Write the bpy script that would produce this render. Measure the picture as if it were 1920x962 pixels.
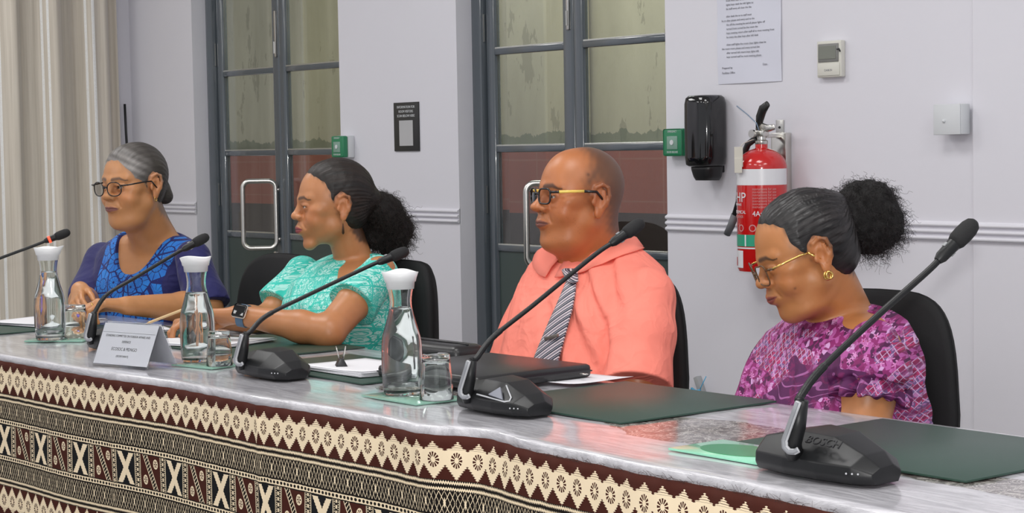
import bpy, bmesh, math, random
import numpy as np
from mathutils import Vector, Matrix
random.seed(7); rng = np.random.default_rng(7)
PI = math.pi
scene = bpy.context.scene
COL = scene.collection
for o in list(bpy.data.objects): bpy.data.objects.remove(o)

# ------------------------------------------------------------------ camera, world, light
F = 3500.0; CX, CY = 960.0, 481.0
CAMP = np.array([0, 0, 1.27]); PITCH = math.atan(206/3500.0); ROLL = .0175
_fh = np.array([-.7853, .6192, 0]); _rh = np.array([.6192, .7853, 0]); _up = np.array([0, 0, 1.0])
_fw = _fh*math.cos(PITCH)-_up*math.sin(PITCH); _u0 = _up*math.cos(PITCH)+_fh*math.sin(PITCH)
_ri = _rh*math.cos(ROLL)-_u0*math.sin(ROLL); _uu = _u0*math.cos(ROLL)+_rh*math.sin(ROLL)
def ray(px, py): return _fw+_ri*((px-CX)/F)-_uu*((py-CY)/F)
def atz(px, py, z): d = ray(px, py); return CAMP+d*((z-CAMP[2])/d[2])
def aty(px, py, y): d = ray(px, py); return CAMP+d*(y/d[1])
def atd(px, py, Z): return CAMP+ray(px, py)*Z

cam = bpy.data.cameras.new('camera'); camo = bpy.data.objects.new('camera', cam); COL.objects.link(camo)
camo.matrix_world = Matrix(((_ri[0], _uu[0], -_fw[0], 0), (_ri[1], _uu[1], -_fw[1], 0), (_ri[2], _uu[2], -_fw[2], 1.27), (0, 0, 0, 1)))
cam.sensor_width = 36; cam.lens = F/1920*36; cam.clip_start = .05; cam.clip_end = 60
ZOOM = None
if ZOOM:
    zx0, zy0, zx1, zy1 = ZOOM; k = 1920/max(zx1-zx0, (zy1-zy0)*1920/962); cam.lens *= k
    cam.shift_x = ((zx0+zx1)/2-960)/1920*k; cam.shift_y = -((zy0+zy1)/2-481)/1920*k
scene.camera = camo
scene.view_settings.view_transform = 'Standard'; scene.view_settings.look = 'None'
scene.view_settings.gamma = 1; scene.view_settings.exposure = 0.38
scene.view_settings.use_curve_mapping = False
scene.cycles.max_bounces = 10; scene.cycles.transparent_max_bounces = 12; scene.cycles.transmission_bounces = 10
scene.cycles.sample_clamp_indirect = 4.0; scene.cycles.caustics_refractive = True; scene.cycles.caustics_reflective = False
scene.cycles.blur_glossy = .5

world = bpy.data.worlds.new('world'); scene.world = world; world.use_nodes = True
world.node_tree.nodes['Background'].inputs[0].default_value = (.93, .95, 1, 1)
world.node_tree.nodes['Background'].inputs[1].default_value = .46

def area(name, loc, rot, sx, sy, power, col=(1, 1, 1)):
    l = bpy.data.lights.new(name, 'AREA'); l.shape = 'RECTANGLE'; l.size = sx; l.size_y = sy; l.energy = power; l.color = col
    o = bpy.data.objects.new(name, l); o.location = loc; o.rotation_euler = rot; COL.objects.link(o); return o
CEIL = 3.1
for lx in (-7.0, -4.9, -2.8, -.7):
    for ly in (-.4, 2.2):
        area('ceiling_lamp', (lx, ly, CEIL-.05), (0, 0, 0), .9, .9, 17, (1, .99, .98))
area('yard_daylight', (-5.2, 5.0, 3.4), (math.radians(20), 0, 0), 5, .7, 75, (.98, 1, .93))
fl = bpy.data.lights.new('camera_flash', 'POINT'); fl.energy = 120; fl.shadow_soft_size = .03; fl.color = (1, .985, .97)
flo = bpy.data.objects.new('camera_flash', fl); flo.location = (.0, 0, 1.37); COL.objects.link(flo)

# ------------------------------------------------------------------ nodes
class E:
    nt = None
    def __init__(s, v): s.v = v.v if isinstance(v, E) else v
    def _op(op, *a, clamp=False):
        n = E.nt.nodes.new('ShaderNodeMath'); n.operation = op; n.use_clamp = clamp
        for i, x in enumerate(a):
            x = x.v if isinstance(x, E) else x
            if isinstance(x, (int, float)): n.inputs[i].default_value = x
            else: E.nt.links.new(x, n.inputs[i])
        return E(n.outputs[0])
    def __add__(s, o): return E._op('ADD', s, o)
    __radd__ = __add__
    def __sub__(s, o): return E._op('SUBTRACT', s, o)
    def __rsub__(s, o): return E._op('SUBTRACT', o, s)
    def __mul__(s, o): return E._op('MULTIPLY', s, o)
    __rmul__ = __mul__
    def __truediv__(s, o): return E._op('DIVIDE', s, o)
    def __neg__(s): return s*-1
    def __abs__(s): return E._op('ABSOLUTE', s)
    def __lt__(s, o): return E._op('LESS_THAN', s, o)
    def __gt__(s, o): return E._op('GREATER_THAN', s, o)
    def __and__(s, o): return E._op('MULTIPLY', s, o)
    def __or__(s, o): return E._op('MAXIMUM', s, o)
def fract(a): return E._op('FRACT', a)
def floor_(a): return E._op('FLOOR', a)
def sin_(a): return E._op('SINE', a)
def cos_(a): return E._op('COSINE', a)
def sqrt_(a): return E._op('SQRT', a)
def atan2_(a, b): return E._op('ARCTAN2', a, b)
def min_(a, b): return E._op('MINIMUM', a, b)
def max_(a, b): return E._op('MAXIMUM', a, b)
def tri(a): return abs(fract(a)-.5)*2
def band(a, lo, hi): return (a > lo) & (a < hi)
def inv(a): return 1-a
def rgb(c): return (c[0], c[1], c[2], 1)
def mixc(f, a, b):
    n = E.nt.nodes.new('ShaderNodeMix'); n.data_type = 'RGBA'
    for i, x in ((0, f), (6, a), (7, b)):
        x = x.v if isinstance(x, E) else x
        if isinstance(x, (int, float)): n.inputs[i].default_value = x
        elif isinstance(x, tuple): n.inputs[i].default_value = rgb(x)
        else: E.nt.links.new(x, n.inputs[i])
    return E(n.outputs[2])
def coords(kind='Object', scale=None, rot=None):
    n = E.nt.nodes.new('ShaderNodeTexCoord'); s = n.outputs[kind]
    if scale or rot:
        m = E.nt.nodes.new('ShaderNodeMapping'); m.inputs['Scale'].default_value = scale or (1, 1, 1)
        m.inputs['Rotation'].default_value = rot or (0, 0, 0); E.nt.links.new(s, m.inputs[0]); s = m.outputs[0]
    return s
def sep(s):
    n = E.nt.nodes.new('ShaderNodeSeparateXYZ'); E.nt.links.new(s, n.inputs[0]); return [E(n.outputs[i]) for i in range(3)]
def noise(scale, detail=3, vec=None, rough=.5, dist=0, out=0):
    n = E.nt.nodes.new('ShaderNodeTexNoise'); n.inputs['Scale'].default_value = scale; n.inputs['Detail'].default_value = detail
    n.inputs['Roughness'].default_value = rough; n.inputs['Distortion'].default_value = dist
    E.nt.links.new(vec if vec is not None else coords(), n.inputs['Vector']); return E(n.outputs[out])
def voronoi(scale, feature='F1', vec=None, out='Distance', rnd=1.0, dim='3D', metric='EUCLIDEAN'):
    n = E.nt.nodes.new('ShaderNodeTexVoronoi'); n.voronoi_dimensions = dim; n.feature = feature; n.inputs['Scale'].default_value = scale
    if feature == 'F1': n.distance = metric
    n.inputs['Randomness'].default_value = rnd
    E.nt.links.new(vec if vec is not None else coords(), n.inputs['Vector']); return E(n.outputs[out])
def ramp(f, stops, const=False):
    n = E.nt.nodes.new('ShaderNodeValToRGB'); r = n.color_ramp
    if const: r.interpolation = 'CONSTANT'
    while len(r.elements) < len(stops): r.elements.new(.5)
    for e, (p, c) in zip(r.elements, stops): e.position = p; e.color = rgb(c)
    E.nt.links.new(f.v, n.inputs[0]); return E(n.outputs[0])
def new_mat(name):
    m = bpy.data.materials.new(name); m.use_nodes = True; E.nt = m.node_tree
    return m, m.node_tree.nodes['Principled BSDF']
def setin(b, key, v):
    if isinstance(v, E): E.nt.links.new(v.v, b.inputs[key])
    elif isinstance(v, tuple): b.inputs[key].default_value = rgb(v)
    else: b.inputs[key].default_value = v
def bump(b, h, strength=.3, dist=.002):
    n = E.nt.nodes.new('ShaderNodeBump'); n.inputs['Strength'].default_value = strength; n.inputs['Distance'].default_value = dist
    E.nt.links.new(h.v, n.inputs['Height']); E.nt.links.new(n.outputs[0], b.inputs['Normal'])
def mat(name, color, rough=.5, metal=0, bscale=None, bstr=.15, bdist=.001, var=.06, spec=.5, **kw):
    m, b = new_mat(name)
    if var: setin(b, 'Base Color', mixc(noise(6, 4), tuple(c*(1-var) for c in color), tuple(min(1, c*(1+var)) for c in color)))
    else: setin(b, 'Base Color', color)
    setin(b, 'Roughness', rough); setin(b, 'Metallic', metal); setin(b, 'Specular IOR Level', spec)
    for k, v in kw.items(): setin(b, k.replace('_', ' '), v)
    if bscale: bump(b, noise(bscale, 3), bstr, bdist)
    return m
def glass_mat(name, color=(1, 1, 1), ior=1.45, rough=0.0):
    m, b = new_mat(name); setin(b, 'Base Color', color); setin(b, 'Roughness', rough)
    setin(b, 'Transmission Weight', 1.0); setin(b, 'IOR', ior); return m

# ------------------------------------------------------------------ mesh helpers
def link_mesh(name, V, Fc, m, parent=None, smooth=False, uv=None, col=None, auto=None):
    me = bpy.data.meshes.new(name)
    V = np.asarray(V, dtype=np.float64)
    if parent is not None and not parent.get('_local'): V = V-np.array(parent.get('_org', (0, 0, 0)))
    me.from_pydata(V.tolist(), [], [tuple(f) for f in Fc] if not isinstance(Fc, np.ndarray) else Fc.tolist())
    me.materials.append(m)
    if uv is not None:
        l = me.uv_layers.new(name='UVMap'); idx = np.zeros(len(me.loops), dtype=np.int32); me.loops.foreach_get('vertex_index', idx)
        l.data.foreach_set('uv', np.asarray(uv, dtype=np.float32)[idx].ravel())
    if col is not None:
        a = me.color_attributes.new('Col', 'FLOAT_COLOR', 'POINT'); a.data.foreach_set('color', np.asarray(col, dtype=np.float32).ravel())
    if smooth: me.polygons.foreach_set('use_smooth', [True]*len(me.polygons))
    if auto:
        me.polygons.foreach_set('use_smooth', [True]*len(me.polygons))
        try: me.set_sharp_from_angle(angle=math.radians(auto))
        except Exception: pass
    me.update()
    o = bpy.data.objects.new(name, me); COL.objects.link(o)
    if parent is not None:
        o.parent = parent
        if parent.get('_local'): o['_local'] = 1
        elif parent.get('_org') is not None: o['_org'] = list(parent['_org'])
    return o
class MB:
    def __init__(s): s.bm = bmesh.new()
    def add(s, V, Fc):
        vs = [s.bm.verts.new(v) for v in V]
        for f in Fc:
            try: s.bm.faces.new([vs[i] for i in f])
            except ValueError: pass
        return vs
    def box(s, lo, hi, bev=0, M=None, seg=2):
        x0, y0, z0 = lo; x1, y1, z1 = hi
        V = [(x0, y0, z0), (x1, y0, z0), (x1, y1, z0), (x0, y1, z0), (x0, y0, z1), (x1, y0, z1), (x1, y1, z1), (x0, y1, z1)]
        if M is not None: V = [M @ Vector(v) for v in V]
        vs = s.add(V, [(0, 3, 2, 1), (4, 5, 6, 7), (0, 1, 5, 4), (1, 2, 6, 5), (2, 3, 7, 6), (3, 0, 4, 7)])
        if bev:
            es = list({e for v in vs for e in v.link_edges})
            bmesh.ops.bevel(s.bm, geom=es, offset=bev, segments=seg, affect='EDGES', profile=.5)
        return s
    def prism(s, poly, a, b, axis=2, bev=0):
        # poly: list of 2D points, extruded from a to b along axis
        def p3(p, h): return (p[0], p[1], h) if axis == 2 else ((p[0], h, p[1]) if axis == 1 else (h, p[0], p[1]))
        n = len(poly); V = [p3(p, a) for p in poly]+[p3(p, b) for p in poly]
        vs = s.add(V, [tuple(range(n))[::-1], tuple(range(n, 2*n))]+[(i, (i+1) % n, n+(i+1) % n, n+i) for i in range(n)])
        if bev:
            es = [e for e in {e for v in vs for e in v.link_edges}]
            bmesh.ops.bevel(s.bm, geom=es, offset=bev, segments=2, affect='EDGES', profile=.5)
        bmesh.ops.recalc_face_normals(s.bm, faces=s.bm.faces)
        return s
    def lathe(s, prof, c=(0, 0, 0), n=32, M=None, closed=False):
        V = []; Fc = []
        m = len(prof)
        for r, z in prof:
            for k in range(n):
                a = 2*PI*k/n; V.append((r*math.cos(a), r*math.sin(a), z))
        for i in range(m-1+(1 if closed else 0)):
            j = (i+1) % m
            for k in range(n): Fc.append((i*n+k, i*n+(k+1) % n, j*n+(k+1) % n, j*n+k))
        if not closed:
            if prof[0][0] > 1e-6: Fc.append(tuple(range(n))[::-1])
            if prof[-1][0] > 1e-6: Fc.append(tuple((m-1)*n+k for k in range(n)))
        if M is None: V = [(v[0]+c[0], v[1]+c[1], v[2]+c[2]) for v in V]
        else: V = [M @ Vector(v) for v in V]
        s.add(V, Fc); return s
    def tube(s, pts, r, n=10, closed=False, cap=True, flat=None):
        P = [Vector(p) for p in pts]; m = len(P); R = r if hasattr(r, '__len__') else [r]*m
        V = []; Fc = []; up = None
        for i, p in enumerate(P):
            t = (P[(i+1) % m]-P[i-1]) if closed else (P[min(i+1, m-1)]-P[max(i-1, 0)])
            t.normalize()
            if up is None:
                up = Vector((0, 0, 1)) if abs(t.z) < .9 else Vector((1, 0, 0))
            x = up.cross(t).normalized(); up = t.cross(x).normalized()
            for k in range(n):
                a = 2*PI*k/n; V.append(p+x*(R[i]*math.cos(a)*(flat or 1))+up*(R[i]*math.sin(a)))
        for i in range(m-1+(1 if closed else 0)):
            j = (i+1) % m
            for k in range(n): Fc.append((i*n+k, i*n+(k+1) % n, j*n+(k+1) % n, j*n+k))
        if cap and not closed: Fc += [tuple(range(n))[::-1], tuple((m-1)*n+k for k in range(n))]
        s.add(V, Fc); return s
    def ball(s, c, r, n=16, M=None):
        r = r if hasattr(r, '__len__') else (r, r, r)
        mm = Matrix.Translation(c) @ (M if M is not None else Matrix.Identity(4)) @ Matrix.Diagonal((*r, 1))
        bmesh.ops.create_uvsphere(s.bm, u_segments=n, v_segments=max(6, n//2), radius=1, matrix=mm); return s
    def build(s, name, m, parent=None, smooth=False, auto=None, fix=True):
        if fix: bmesh.ops.recalc_face_normals(s.bm, faces=s.bm.faces)
        s.bm.verts.index_update()
        V = [v.co[:] for v in s.bm.verts]; Fc = [tuple(v.index for v in f.verts) for f in s.bm.faces]; s.bm.free()
        return link_mesh(name, V, Fc, m, parent, smooth, auto=auto)
def tag(o, label=None, cat=None, group=None, kind=None):
    if label: o['label'] = label
    if cat: o['category'] = cat
    if group: o['group'] = group
    if kind: o['kind'] = kind
    return o
def thing(name, label, cat, loc=(0, 0, 0), rz=0, group=None, local=False):
    o = bpy.data.objects.new(name, None); COL.objects.link(o); o.location = loc; o.rotation_euler = (0, 0, rz); o.empty_display_size = .05
    o['_org'] = [float(c) for c in loc]
    if local: o['_local'] = 1
    return tag(o, label, cat, group)
def dup(o, loc, rz=0, label=None):
    def cp(s, p):
        c = s.copy(); COL.objects.link(c); c.parent = p
        for k in list(s.children): cp(k, c)
        return c
    r = cp(o, None); r.location = loc; r.rotation_euler = (0, 0, rz)
    if label: r['label'] = label
    return r
def struct(name, mb, m, **k): return tag(mb.build(name, m, **k), kind='structure')
def text_mesh(txt, size, m, name, M, parent=None, depth=.0004, align='CENTER', sx=1.0, font=None):
    c = bpy.data.curves.new(name, 'FONT'); c.body = txt; c.size = size; c.align_x = align; c.extrude = depth; c.resolution_u = 3
    o = bpy.data.objects.new(name, c); COL.objects.link(o)
    dg = bpy.context.evaluated_depsgraph_get(); me = bpy.data.meshes.new_from_object(o.evaluated_get(dg)); COL.objects.unlink(o); bpy.data.objects.remove(o)
    me.transform(Matrix.Diagonal((sx, 1, 1, 1))); me.transform(M); me.materials.clear(); me.materials.append(m)
    if parent is not None and not parent.get('_local'): me.transform(Matrix.Translation(-Vector(parent.get('_org', (0, 0, 0)))))
    q = bpy.data.objects.new(name, me); COL.objects.link(q)
    if parent is not None: q.parent = parent
    return q
def facing_wall(x, y, z):
    # text plane matrix: local X -> world +x, local Y -> world z, normal -> -y
    return Matrix(((1, 0, 0, x), (0, 0, -1, y), (0, 1, 0, z), (0, 0, 0, 1)))

# ------------------------------------------------------------------ setting
def wall_material():
    m, b = new_mat('wall_paint'); n = noise(1.3, 4); n2 = noise(40, 3)
    setin(b, 'Base Color', mixc(n, (.675, .668, .722), (.725, .716, .770))); setin(b, 'Roughness', .48)
    bump(b, n2+noise(3, 2)*2, .18, .002); return m
M_wall = wall_material()
M_white = mat('white_paint', (.62, .64, .66), .5)
M_slate = mat('slate_door_paint', (.075, .09, .105), .17, bscale=30, bstr=.05, spec=.6, Coat_Weight=.6, Coat_Roughness=.06)
M_panel = mat('door_panel_green_grey', (.045, .065, .06), .35, bscale=20, bstr=.05)
M_steel = mat('brushed_steel', (.62, .61, .58), .28, 1, var=.03)
M_paneglass = glass_mat('door_glass', (.93, .97, .95), 1.45)
M_black = mat('black_plastic', (.012, .0125, .014), .38, bscale=400, bstr=.05, var=.02)
WY = 4.05; DY = 4.125
D1 = (-7.40, -6.215); D2 = (-5.439, -4.337)
mb = MB(); mb.box((-9, -3, -.1), (3, 9, 0)); m, b = new_mat('floor_tiles')
X, Y, Z = sep(coords()); g = (fract(X/.6) < .008) | (fract(Y/.6) < .008)
setin(b, 'Base Color', mixc(g, mixc(noise(5), (.22, .21, .20), (.27, .26, .24)), (.1, .1, .1))); setin(b, 'Roughness', .35)
struct('floor', mb, m)
mb = MB(); mb.box((-9, -3, CEIL), (3, WY+.3, CEIL+.1)); struct('ceiling', mb, mat('ceiling_paint', (.72, .72, .71), .8))
mb = MB()
for x0, x1 in ((-9, D1[0]), (D1[1], D2[0]), (D2[1], 3.0)): mb.box((x0, WY, 0), (x1, WY+.15, CEIL))
for x0, x1 in (D1, D2): mb.box((x0, WY, 2.25), (x1, WY+.15, CEIL))
mb.box((-3.14, WY-.012, 0), (-2.1, WY, CEIL), .004)
struct('wall_back', mb, M_wall)
mb = MB(); mb.box((-8.35, -3, 0), (-8.0, WY, CEIL)); struct('wall_left', mb, M_wall)
# dado rail with three ridges
prof = [(WY+.002, 0), (WY-.004, 0)]
for k in range(3):
    z0 = .002+k*.018
    for a in np.linspace(-PI/2, PI/2, 7): prof.append((WY-.003-.0085*math.cos(a), z0+.0065+.0065*math.sin(a)))
    prof.append((WY-.002, z0+.0155))
prof += [(WY+.002, .054)]
for i, (x0, x1) in enumerate(((-8.0, D1[0]), (D1[1], D2[0]), (D2[1], 3.0))):
    mb = MB(); V = []; n = len(prof)
    for x in (x0, x1): V += [(x, p[0]-(0.0), .994+p[1]) for p in prof]
    mb.add(V, [(k, k+1, n+k+1, n+k) for k in range(n-1)]+[tuple(range(n)), tuple(range(n, 2*n))])
    struct('trim_%d' % (i+1), mb, M_wall, auto=40)
mb = MB(); V = []
for x in (-3.145, -2.095): V += [(x, p[0]-.012, .994+p[1]) for p in prof]
mb.add(V, [(k, k+1, n+k+1, n+k) for k in range(n-1)]+[tuple(range(n)), tuple(range(n, 2*n))]); struct('trim_4', mb, M_wall, auto=40)
for i, (x0, x1) in enumerate(((-8.0, D1[0]), (D1[1], D2[0]), (D2[1], 3.0))):
    mb = MB(); mb.box((x0, WY-.015, 0), (x1, WY, .12), .004); struct('baseboard_back' if i == 0 else 'baseboard_back.%03d' % i, mb, M_white)

# doors
M_alu = mat('bright_glazing_edge', (.55, .56, .52), .25, .8, var=.05)
def make_door(k, a, b_, handle=True):
    L, R = a, b_
    fr = MB()
    fr.box((L-.01, DY-.005, 0), (L+.055, DY+.075, 2.25), .006); fr.box((R-.055, DY-.005, 0), (R+.01, DY+.075, 2.25), .006)
    fr.box((L, DY-.005, 2.19), (R, DY+.075, 2.26), .006)
    root = struct('door_%d' % k, fr, M_slate, auto=40); root['_org'] = [0, 0, 0]
    lw = (R-L-.11)/2; mid = (L+R)/2
    for side in (0, 1):
        x0 = L+.055 if side == 0 else mid; x1 = mid if side == 0 else R-.055
        sl, sr = (.050, .062) if side == 0 else (.050, .040)
        y0, y1 = DY+.012-(.006 if side else 0), DY+.052-(.006 if side else 0)
        lf = MB()
        lf.box((x0+.002, y0, .01), (x0+sl, y1, 2.19), .013, seg=5); lf.box((x1-sr, y0, .01), (x1-.002, y1, 2.19), .013, seg=5)
        for z in (.905, 1.262, 1.612, 1.962): lf.box((x0+sl-.004, y0+.004, z-.012), (x1-sr+.004, y1-.004, z+.012), .005)
        lf.box((x0+sl-.004, y0, 2.12), (x1-sr+.004, y1, 2.19), .005)
        leaf = lf.build('leaf', M_slate, root, auto=40)
        pn = MB(); pn.box((x0+sl-.004, y0+.012, .02), (x1-sr+.004, y1-.012, .905)); pn.build('lower_panel', M_panel, leaf)
        for z0, z1 in ((.917, 1.25), (1.274, 1.6), (1.624, 1.95), (1.974, 2.12)):
            q = MB(); q.box((x0+sl-.003, y0+.018, z0-.002), (x1-sr+.003, y0+.024, z1+.002)); q.build('glass_pane', M_paneglass, leaf)
            e = MB(); e.box((x0+sl, y0+.006, z0-.003), (x1-sr, y0+.016, z0+.004), .001)
            e.build('glazing_bead', M_alu, leaf)
        # hinges on the outer stile
        for z in ((1.08, 1.70, .3) if side == 0 else ()):
            h = MB(); h.lathe([(0, 0), (.006, .001), (.006, .099), (0, .1)], (x0-.008, y0-.008, z-.05), 10)
            h.box((x0-.02, y0-.006, z-.05), (x0+.004, y0-.002, z+.05)); h.build('hinge', M_steel, root, auto=40)
    # flush bolt, lock, pull handle on the meeting stile
    q = MB(); q.box((mid-.030, DY+.004, 1.665), (mid-.014, DY+.014, 1.86), .003); q.lathe([(0, 0), (.004, 0), (.004, .05), (0, .05)], (mid-.022, DY+.002, 1.68), 8)
    q.build('flush_bolt', M_steel, root, auto=40)
    q = MB(); q.lathe([(0, 0), (.014, 0), (.014, .006), (.011, .012), (0, .012)], n=20, M=Matrix.Translation((mid-.075, DY+.024, .83)) @ Matrix.Rotation(PI/2, 4, 'X'))
    q.build('lock_cylinder', mat('polished_steel', (.85, .85, .85), .12, 1, var=0), root, auto=40)
    pts = []; hx, hy = mid-.035, DY+.0; W_, H_, rr = .14, .285, .03
    d = Vector((-.55, -.835, 0))
    for cx_, cz_, a0 in ((W_-rr, H_-rr, 0), (rr, H_-rr, 90), (rr, rr, 180), (W_-rr, rr, 270)):
        for aa in range(0, 91, 15):
            t = math.radians(a0+aa); s_ = cx_+rr*math.cos(t); z_ = cz_+rr*math.sin(t)
            pts.append(Vector((hx, hy, .858))+d*s_+Vector((0, 0, z_)))
    q = MB(); q.tube(pts, .0105, 12, closed=True)
    for z_ in (.895, 1.105): q.tube([(hx, hy-.002, z_), (hx+.006, hy+.025, z_)], .009, 10)
    q.build('pull_handle', M_steel, root, smooth=True)
make_door(1, *D1); make_door(2, *D2)

# yard wall seen through the door glass
m, b = new_mat('weathered_yard_wall')
vec = coords('Object', (1, 1, .35)); X, Y, Z = sep(coords())
n1 = noise(2.2, 6, vec, .65); n2 = noise(9, 5, vec, .7)
conc = mixc(n1, (.20, .185, .125), (.50, .465, .34)); conc = mixc((n2 > .60)*.45, conc, (.13, .125, .08))
conc = mixc(((Z-1.30) < (n2*.12-.03))*.65, conc, (.06, .09, .05))
red = mixc(n1, (.16, .035, .02), (.27, .065, .035)); gl = (fract(X/.3) < .03) | (fract(Z/.2) < .04)
red = mixc(gl*.5, red, (.24, .11, .08)); low = mixc(n1, (.02, .013, .012), (.035, .02, .017))
c = mixc(Z < 1.27, conc, red); c = mixc(Z < .95, c, low)
setin(b, 'Base Color', c); setin(b, 'Roughness', .7); bump(b, n2, .3, .01)
mb = MB(); mb.box((-11, 5.9, 0), (-2.5, 6.1, 4.2)); mb.box((-11, 5.86, 0), (-2.5, 5.9, 1.27), .005)
for x in (-9.25, -7.12): mb.box((x, 5.6, 0), (x+.3, 5.88, 4.2), .01)
struct('wall_yard', mb, m)

# curtain on the left wall
m, b = new_mat('curtain_fabric')
uvn = E.nt.nodes.new('ShaderNodeUVMap'); U, V_, _ = sep(uvn.outputs[0])
t = fract(U/.305+.12); n1 = noise(3, 3, coords('Object', (1, 1, .05)))
glit = band(t, .20, .245) | band(t, .315, .36)
lines = sin_(U*2*PI/.0105)*.5+.5
vrt = E.nt.nodes.new('ShaderNodeMapping'); vrt.inputs['Scale'].default_value = (1, .02, 1); E.nt.links.new(uvn.outputs[0], vrt.inputs[0])
st = noise(70, 3, vrt.outputs[0])
base = mixc(st, (.42, .37, .30), (.80, .74, .65)); base = mixc(lines*.15, base, (.72, .67, .60)); base = mixc(band(t, .62, .86)*.35, base, (.36, .32, .26))
spark = noise(900, 2) 
base = mixc(glit & (spark > .42), base, (.92, .93, .93))
setin(b, 'Base Color', base); setin(b, 'Roughness', mixc(glit, (.75,)*3, (.3,)*3)); bump(b, lines+spark, .15, .001)
setin(b, 'Sheen Weight', .3)
YC1 = 1.755
V = []; Fc = []; UV = []; NY, NZ = 260, 30; u = 0; prev = None
for i in range(NY):
    y = 2.2+YC1*i/(NY-1)
    x = -7.90+.035*math.sin(y*2*PI/.21)+.014*math.sin(y*2*PI/.09+1)+.01*math.sin(y*9)
    if prev: u += math.hypot(x-prev[0], y-prev[1])
    prev = (x, y)
    for j in range(NZ):
        z = .03+(CEIL-.1-.03)*j/(NZ-1); V.append((x+.006*math.sin(z*1.7+y*5), y, z)); UV.append((u, z))
for i in range(NY-1):
    for j in range(NZ-1): a_ = i*NZ+j; Fc.append((a_, a_+1, a_+NZ+1, a_+NZ))
cur = thing('curtain', 'long beige striped curtain with glittering silver bands hanging at the left wall', 'curtain', (-7.9, 3.1, 0))
o = link_mesh('drape', V, Fc, m, cur, True, UV); md = o.modifiers.new('s', 'SOLIDIFY'); md.thickness = .003
mb = MB(); mb.tube([(-7.9, 2.1, CEIL-.08), (-7.9, 4.04, CEIL-.08)], .014, 12); mb.build('curtain_rod', M_steel, cur, smooth=True)
mb = MB(); mb.tube([(-7.97, 4.0, 1.5), (-7.965, 4.0, 1.36), (-7.972, 4.01, 1.22), (-7.965, 4.0, 1.1)], .006, 8)
tag(mb.build('pull_cord', M_black, cur, smooth=True), 'thin dark pull cord')

# ------------------------------------------------------------------ table, covers, skirt
TZ = .75
TX0, TX1 = -5.6, .1
EDGE = [(-60, 668), (0, 675), (100, 693), (213, 712), (333, 728), (447, 750), (483, 758), (583, 772), (640, 782), (720, 796), (799, 815), (840, 817), (877, 816), (928, 822), (986, 842), (1074, 860), (1140, 873), (1220, 892), (1300, 904), (1470, 938), (1575, 962), (1700, 988)]
ZB = .7335
_e = [atz(px, py, ZB) for px, py in EDGE]
_ex = np.array([p[0] for p in _e]); _ey = np.array([p[1] for p in _e])
_gx = np.arange(-5.7, .3, .02); _gy = np.interp(_gx, _ex, _ey)
for _ in range(6): _gy[1:-1] = (_gy[:-2]+2*_gy[1:-1]+_gy[2:])/4
_gs = _gy.copy()
for _ in range(220): _gs[1:-1] = (_gs[:-2]+2*_gs[1:-1]+_gs[2:])/4
def yf(x): return float(np.interp(x, _gx, _gy))      # wavy front line of the cloth
def ysm(x): return float(np.interp(x, _gx, _gs))
def ztop(x): return ZB
table = thing('conference_table', 'long conference table hidden under a printed bark cloth skirt', 'table', (-2.75, 2.33, 0))
M_wood = mat('table_board', (.32, .24, .17), .5)
mb = MB(); mb.box((TX0, 2.14, .70), (TX1, 2.705, .742), .004); mb.build('tabletop', M_wood, table, auto=40)
for x in (-5.5, -3.7, -1.9, 0.0):
    for y in (2.20, 2.64):
        mb = MB(); mb.box((x-.025, y-.025, 0), (x+.025, y+.025, .705), .004); mb.build('leg', M_steel, table, auto=40)
# white cloth under clear plastic
m, b = new_mat('clear_plastic_over_white_cloth')
vec = coords('Object', (1, 1.0, 1)); X, Y, Z = sep(coords())
mp = coords('Object', (.55, 2.4, 1), (0, 0, .25)); n1 = noise(5, 6, mp, .62, 1.4); n2 = noise(2.2, 3)
n1b = noise(9, 5, coords('Object', (.5, 3.2, 1), (0, 0, .5)), .7, 2.0); cl = mixc(ramp(n1b, [(.38, (0, 0, 0)), (.62, (1, 1, 1))]), mixc(n1, (.34, .335, .36), (.56, .55, .59)), (.70, .69, .73))  # pale streaks painted into the colour as reflections on the wrinkled plastic
leaf = voronoi(34, 'F1', coords('Object', (1, 1.7, 1)), rnd=.9); lf2 = noise(26, 5, None, .7, 2.5)
pt = mixc(band(lf2, .44, .50), (.10, .075, .062), (.62, .58, .53)); pt = mixc(leaf < .20, pt, (.035, .022, .018))
n3 = noise(7, 3)
def patch(cx_, cy_, rx, ry):
    dx = (X-cx_)/rx; dy = (Y-cy_)/ry; return (dx*dx+dy*dy) < (n3*1.3+.3)
pm = patch(-2.40, 2.35, .24, .13) | patch(-1.55, 2.28, .42, .07) | patch(-3.25, 2.30, .14, .05) | patch(-4.45, 2.62, .2, .05)
cl = mixc(pm*.92, cl, pt)
setin(b, 'Base Color', cl); setin(b, 'Roughness', .30); setin(b, 'Coat Weight', 1.0); setin(b, 'Coat Roughness', .10)
bump(b, n1*1.0+n2*.6+n1b*.5, .50, .012)
V = []; Fc = []; xs = np.arange(TX0, TX1+.001, .02); sect = None
for i, x in enumerate(xs):
    zt = ztop(x); y0 = yf(x)
    w = .0015*math.sin(x*31)+.001*math.sin(x*77+1)
    rows = [(2.717, .60), (2.717, .735), (2.71, .748)]+[(y, TZ) for y in np.linspace(2.695, y0+.02, 16)]+[(y0+.006, TZ-.0004), (y0+.001, TZ-.0022), (y0-.001, TZ-.005), (y0-.0015, zt+.003), (y0+.001, zt-.02), (y0+.004, zt-.06)]
    nr = len(rows)
    for j, (y, z) in enumerate(rows):
        zz = z+.0009*math.sin(x*23+y*17)*math.sin(y*41+x*3) if 3 <= j < 18 else z
        V.append((x, y, zz))
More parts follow.
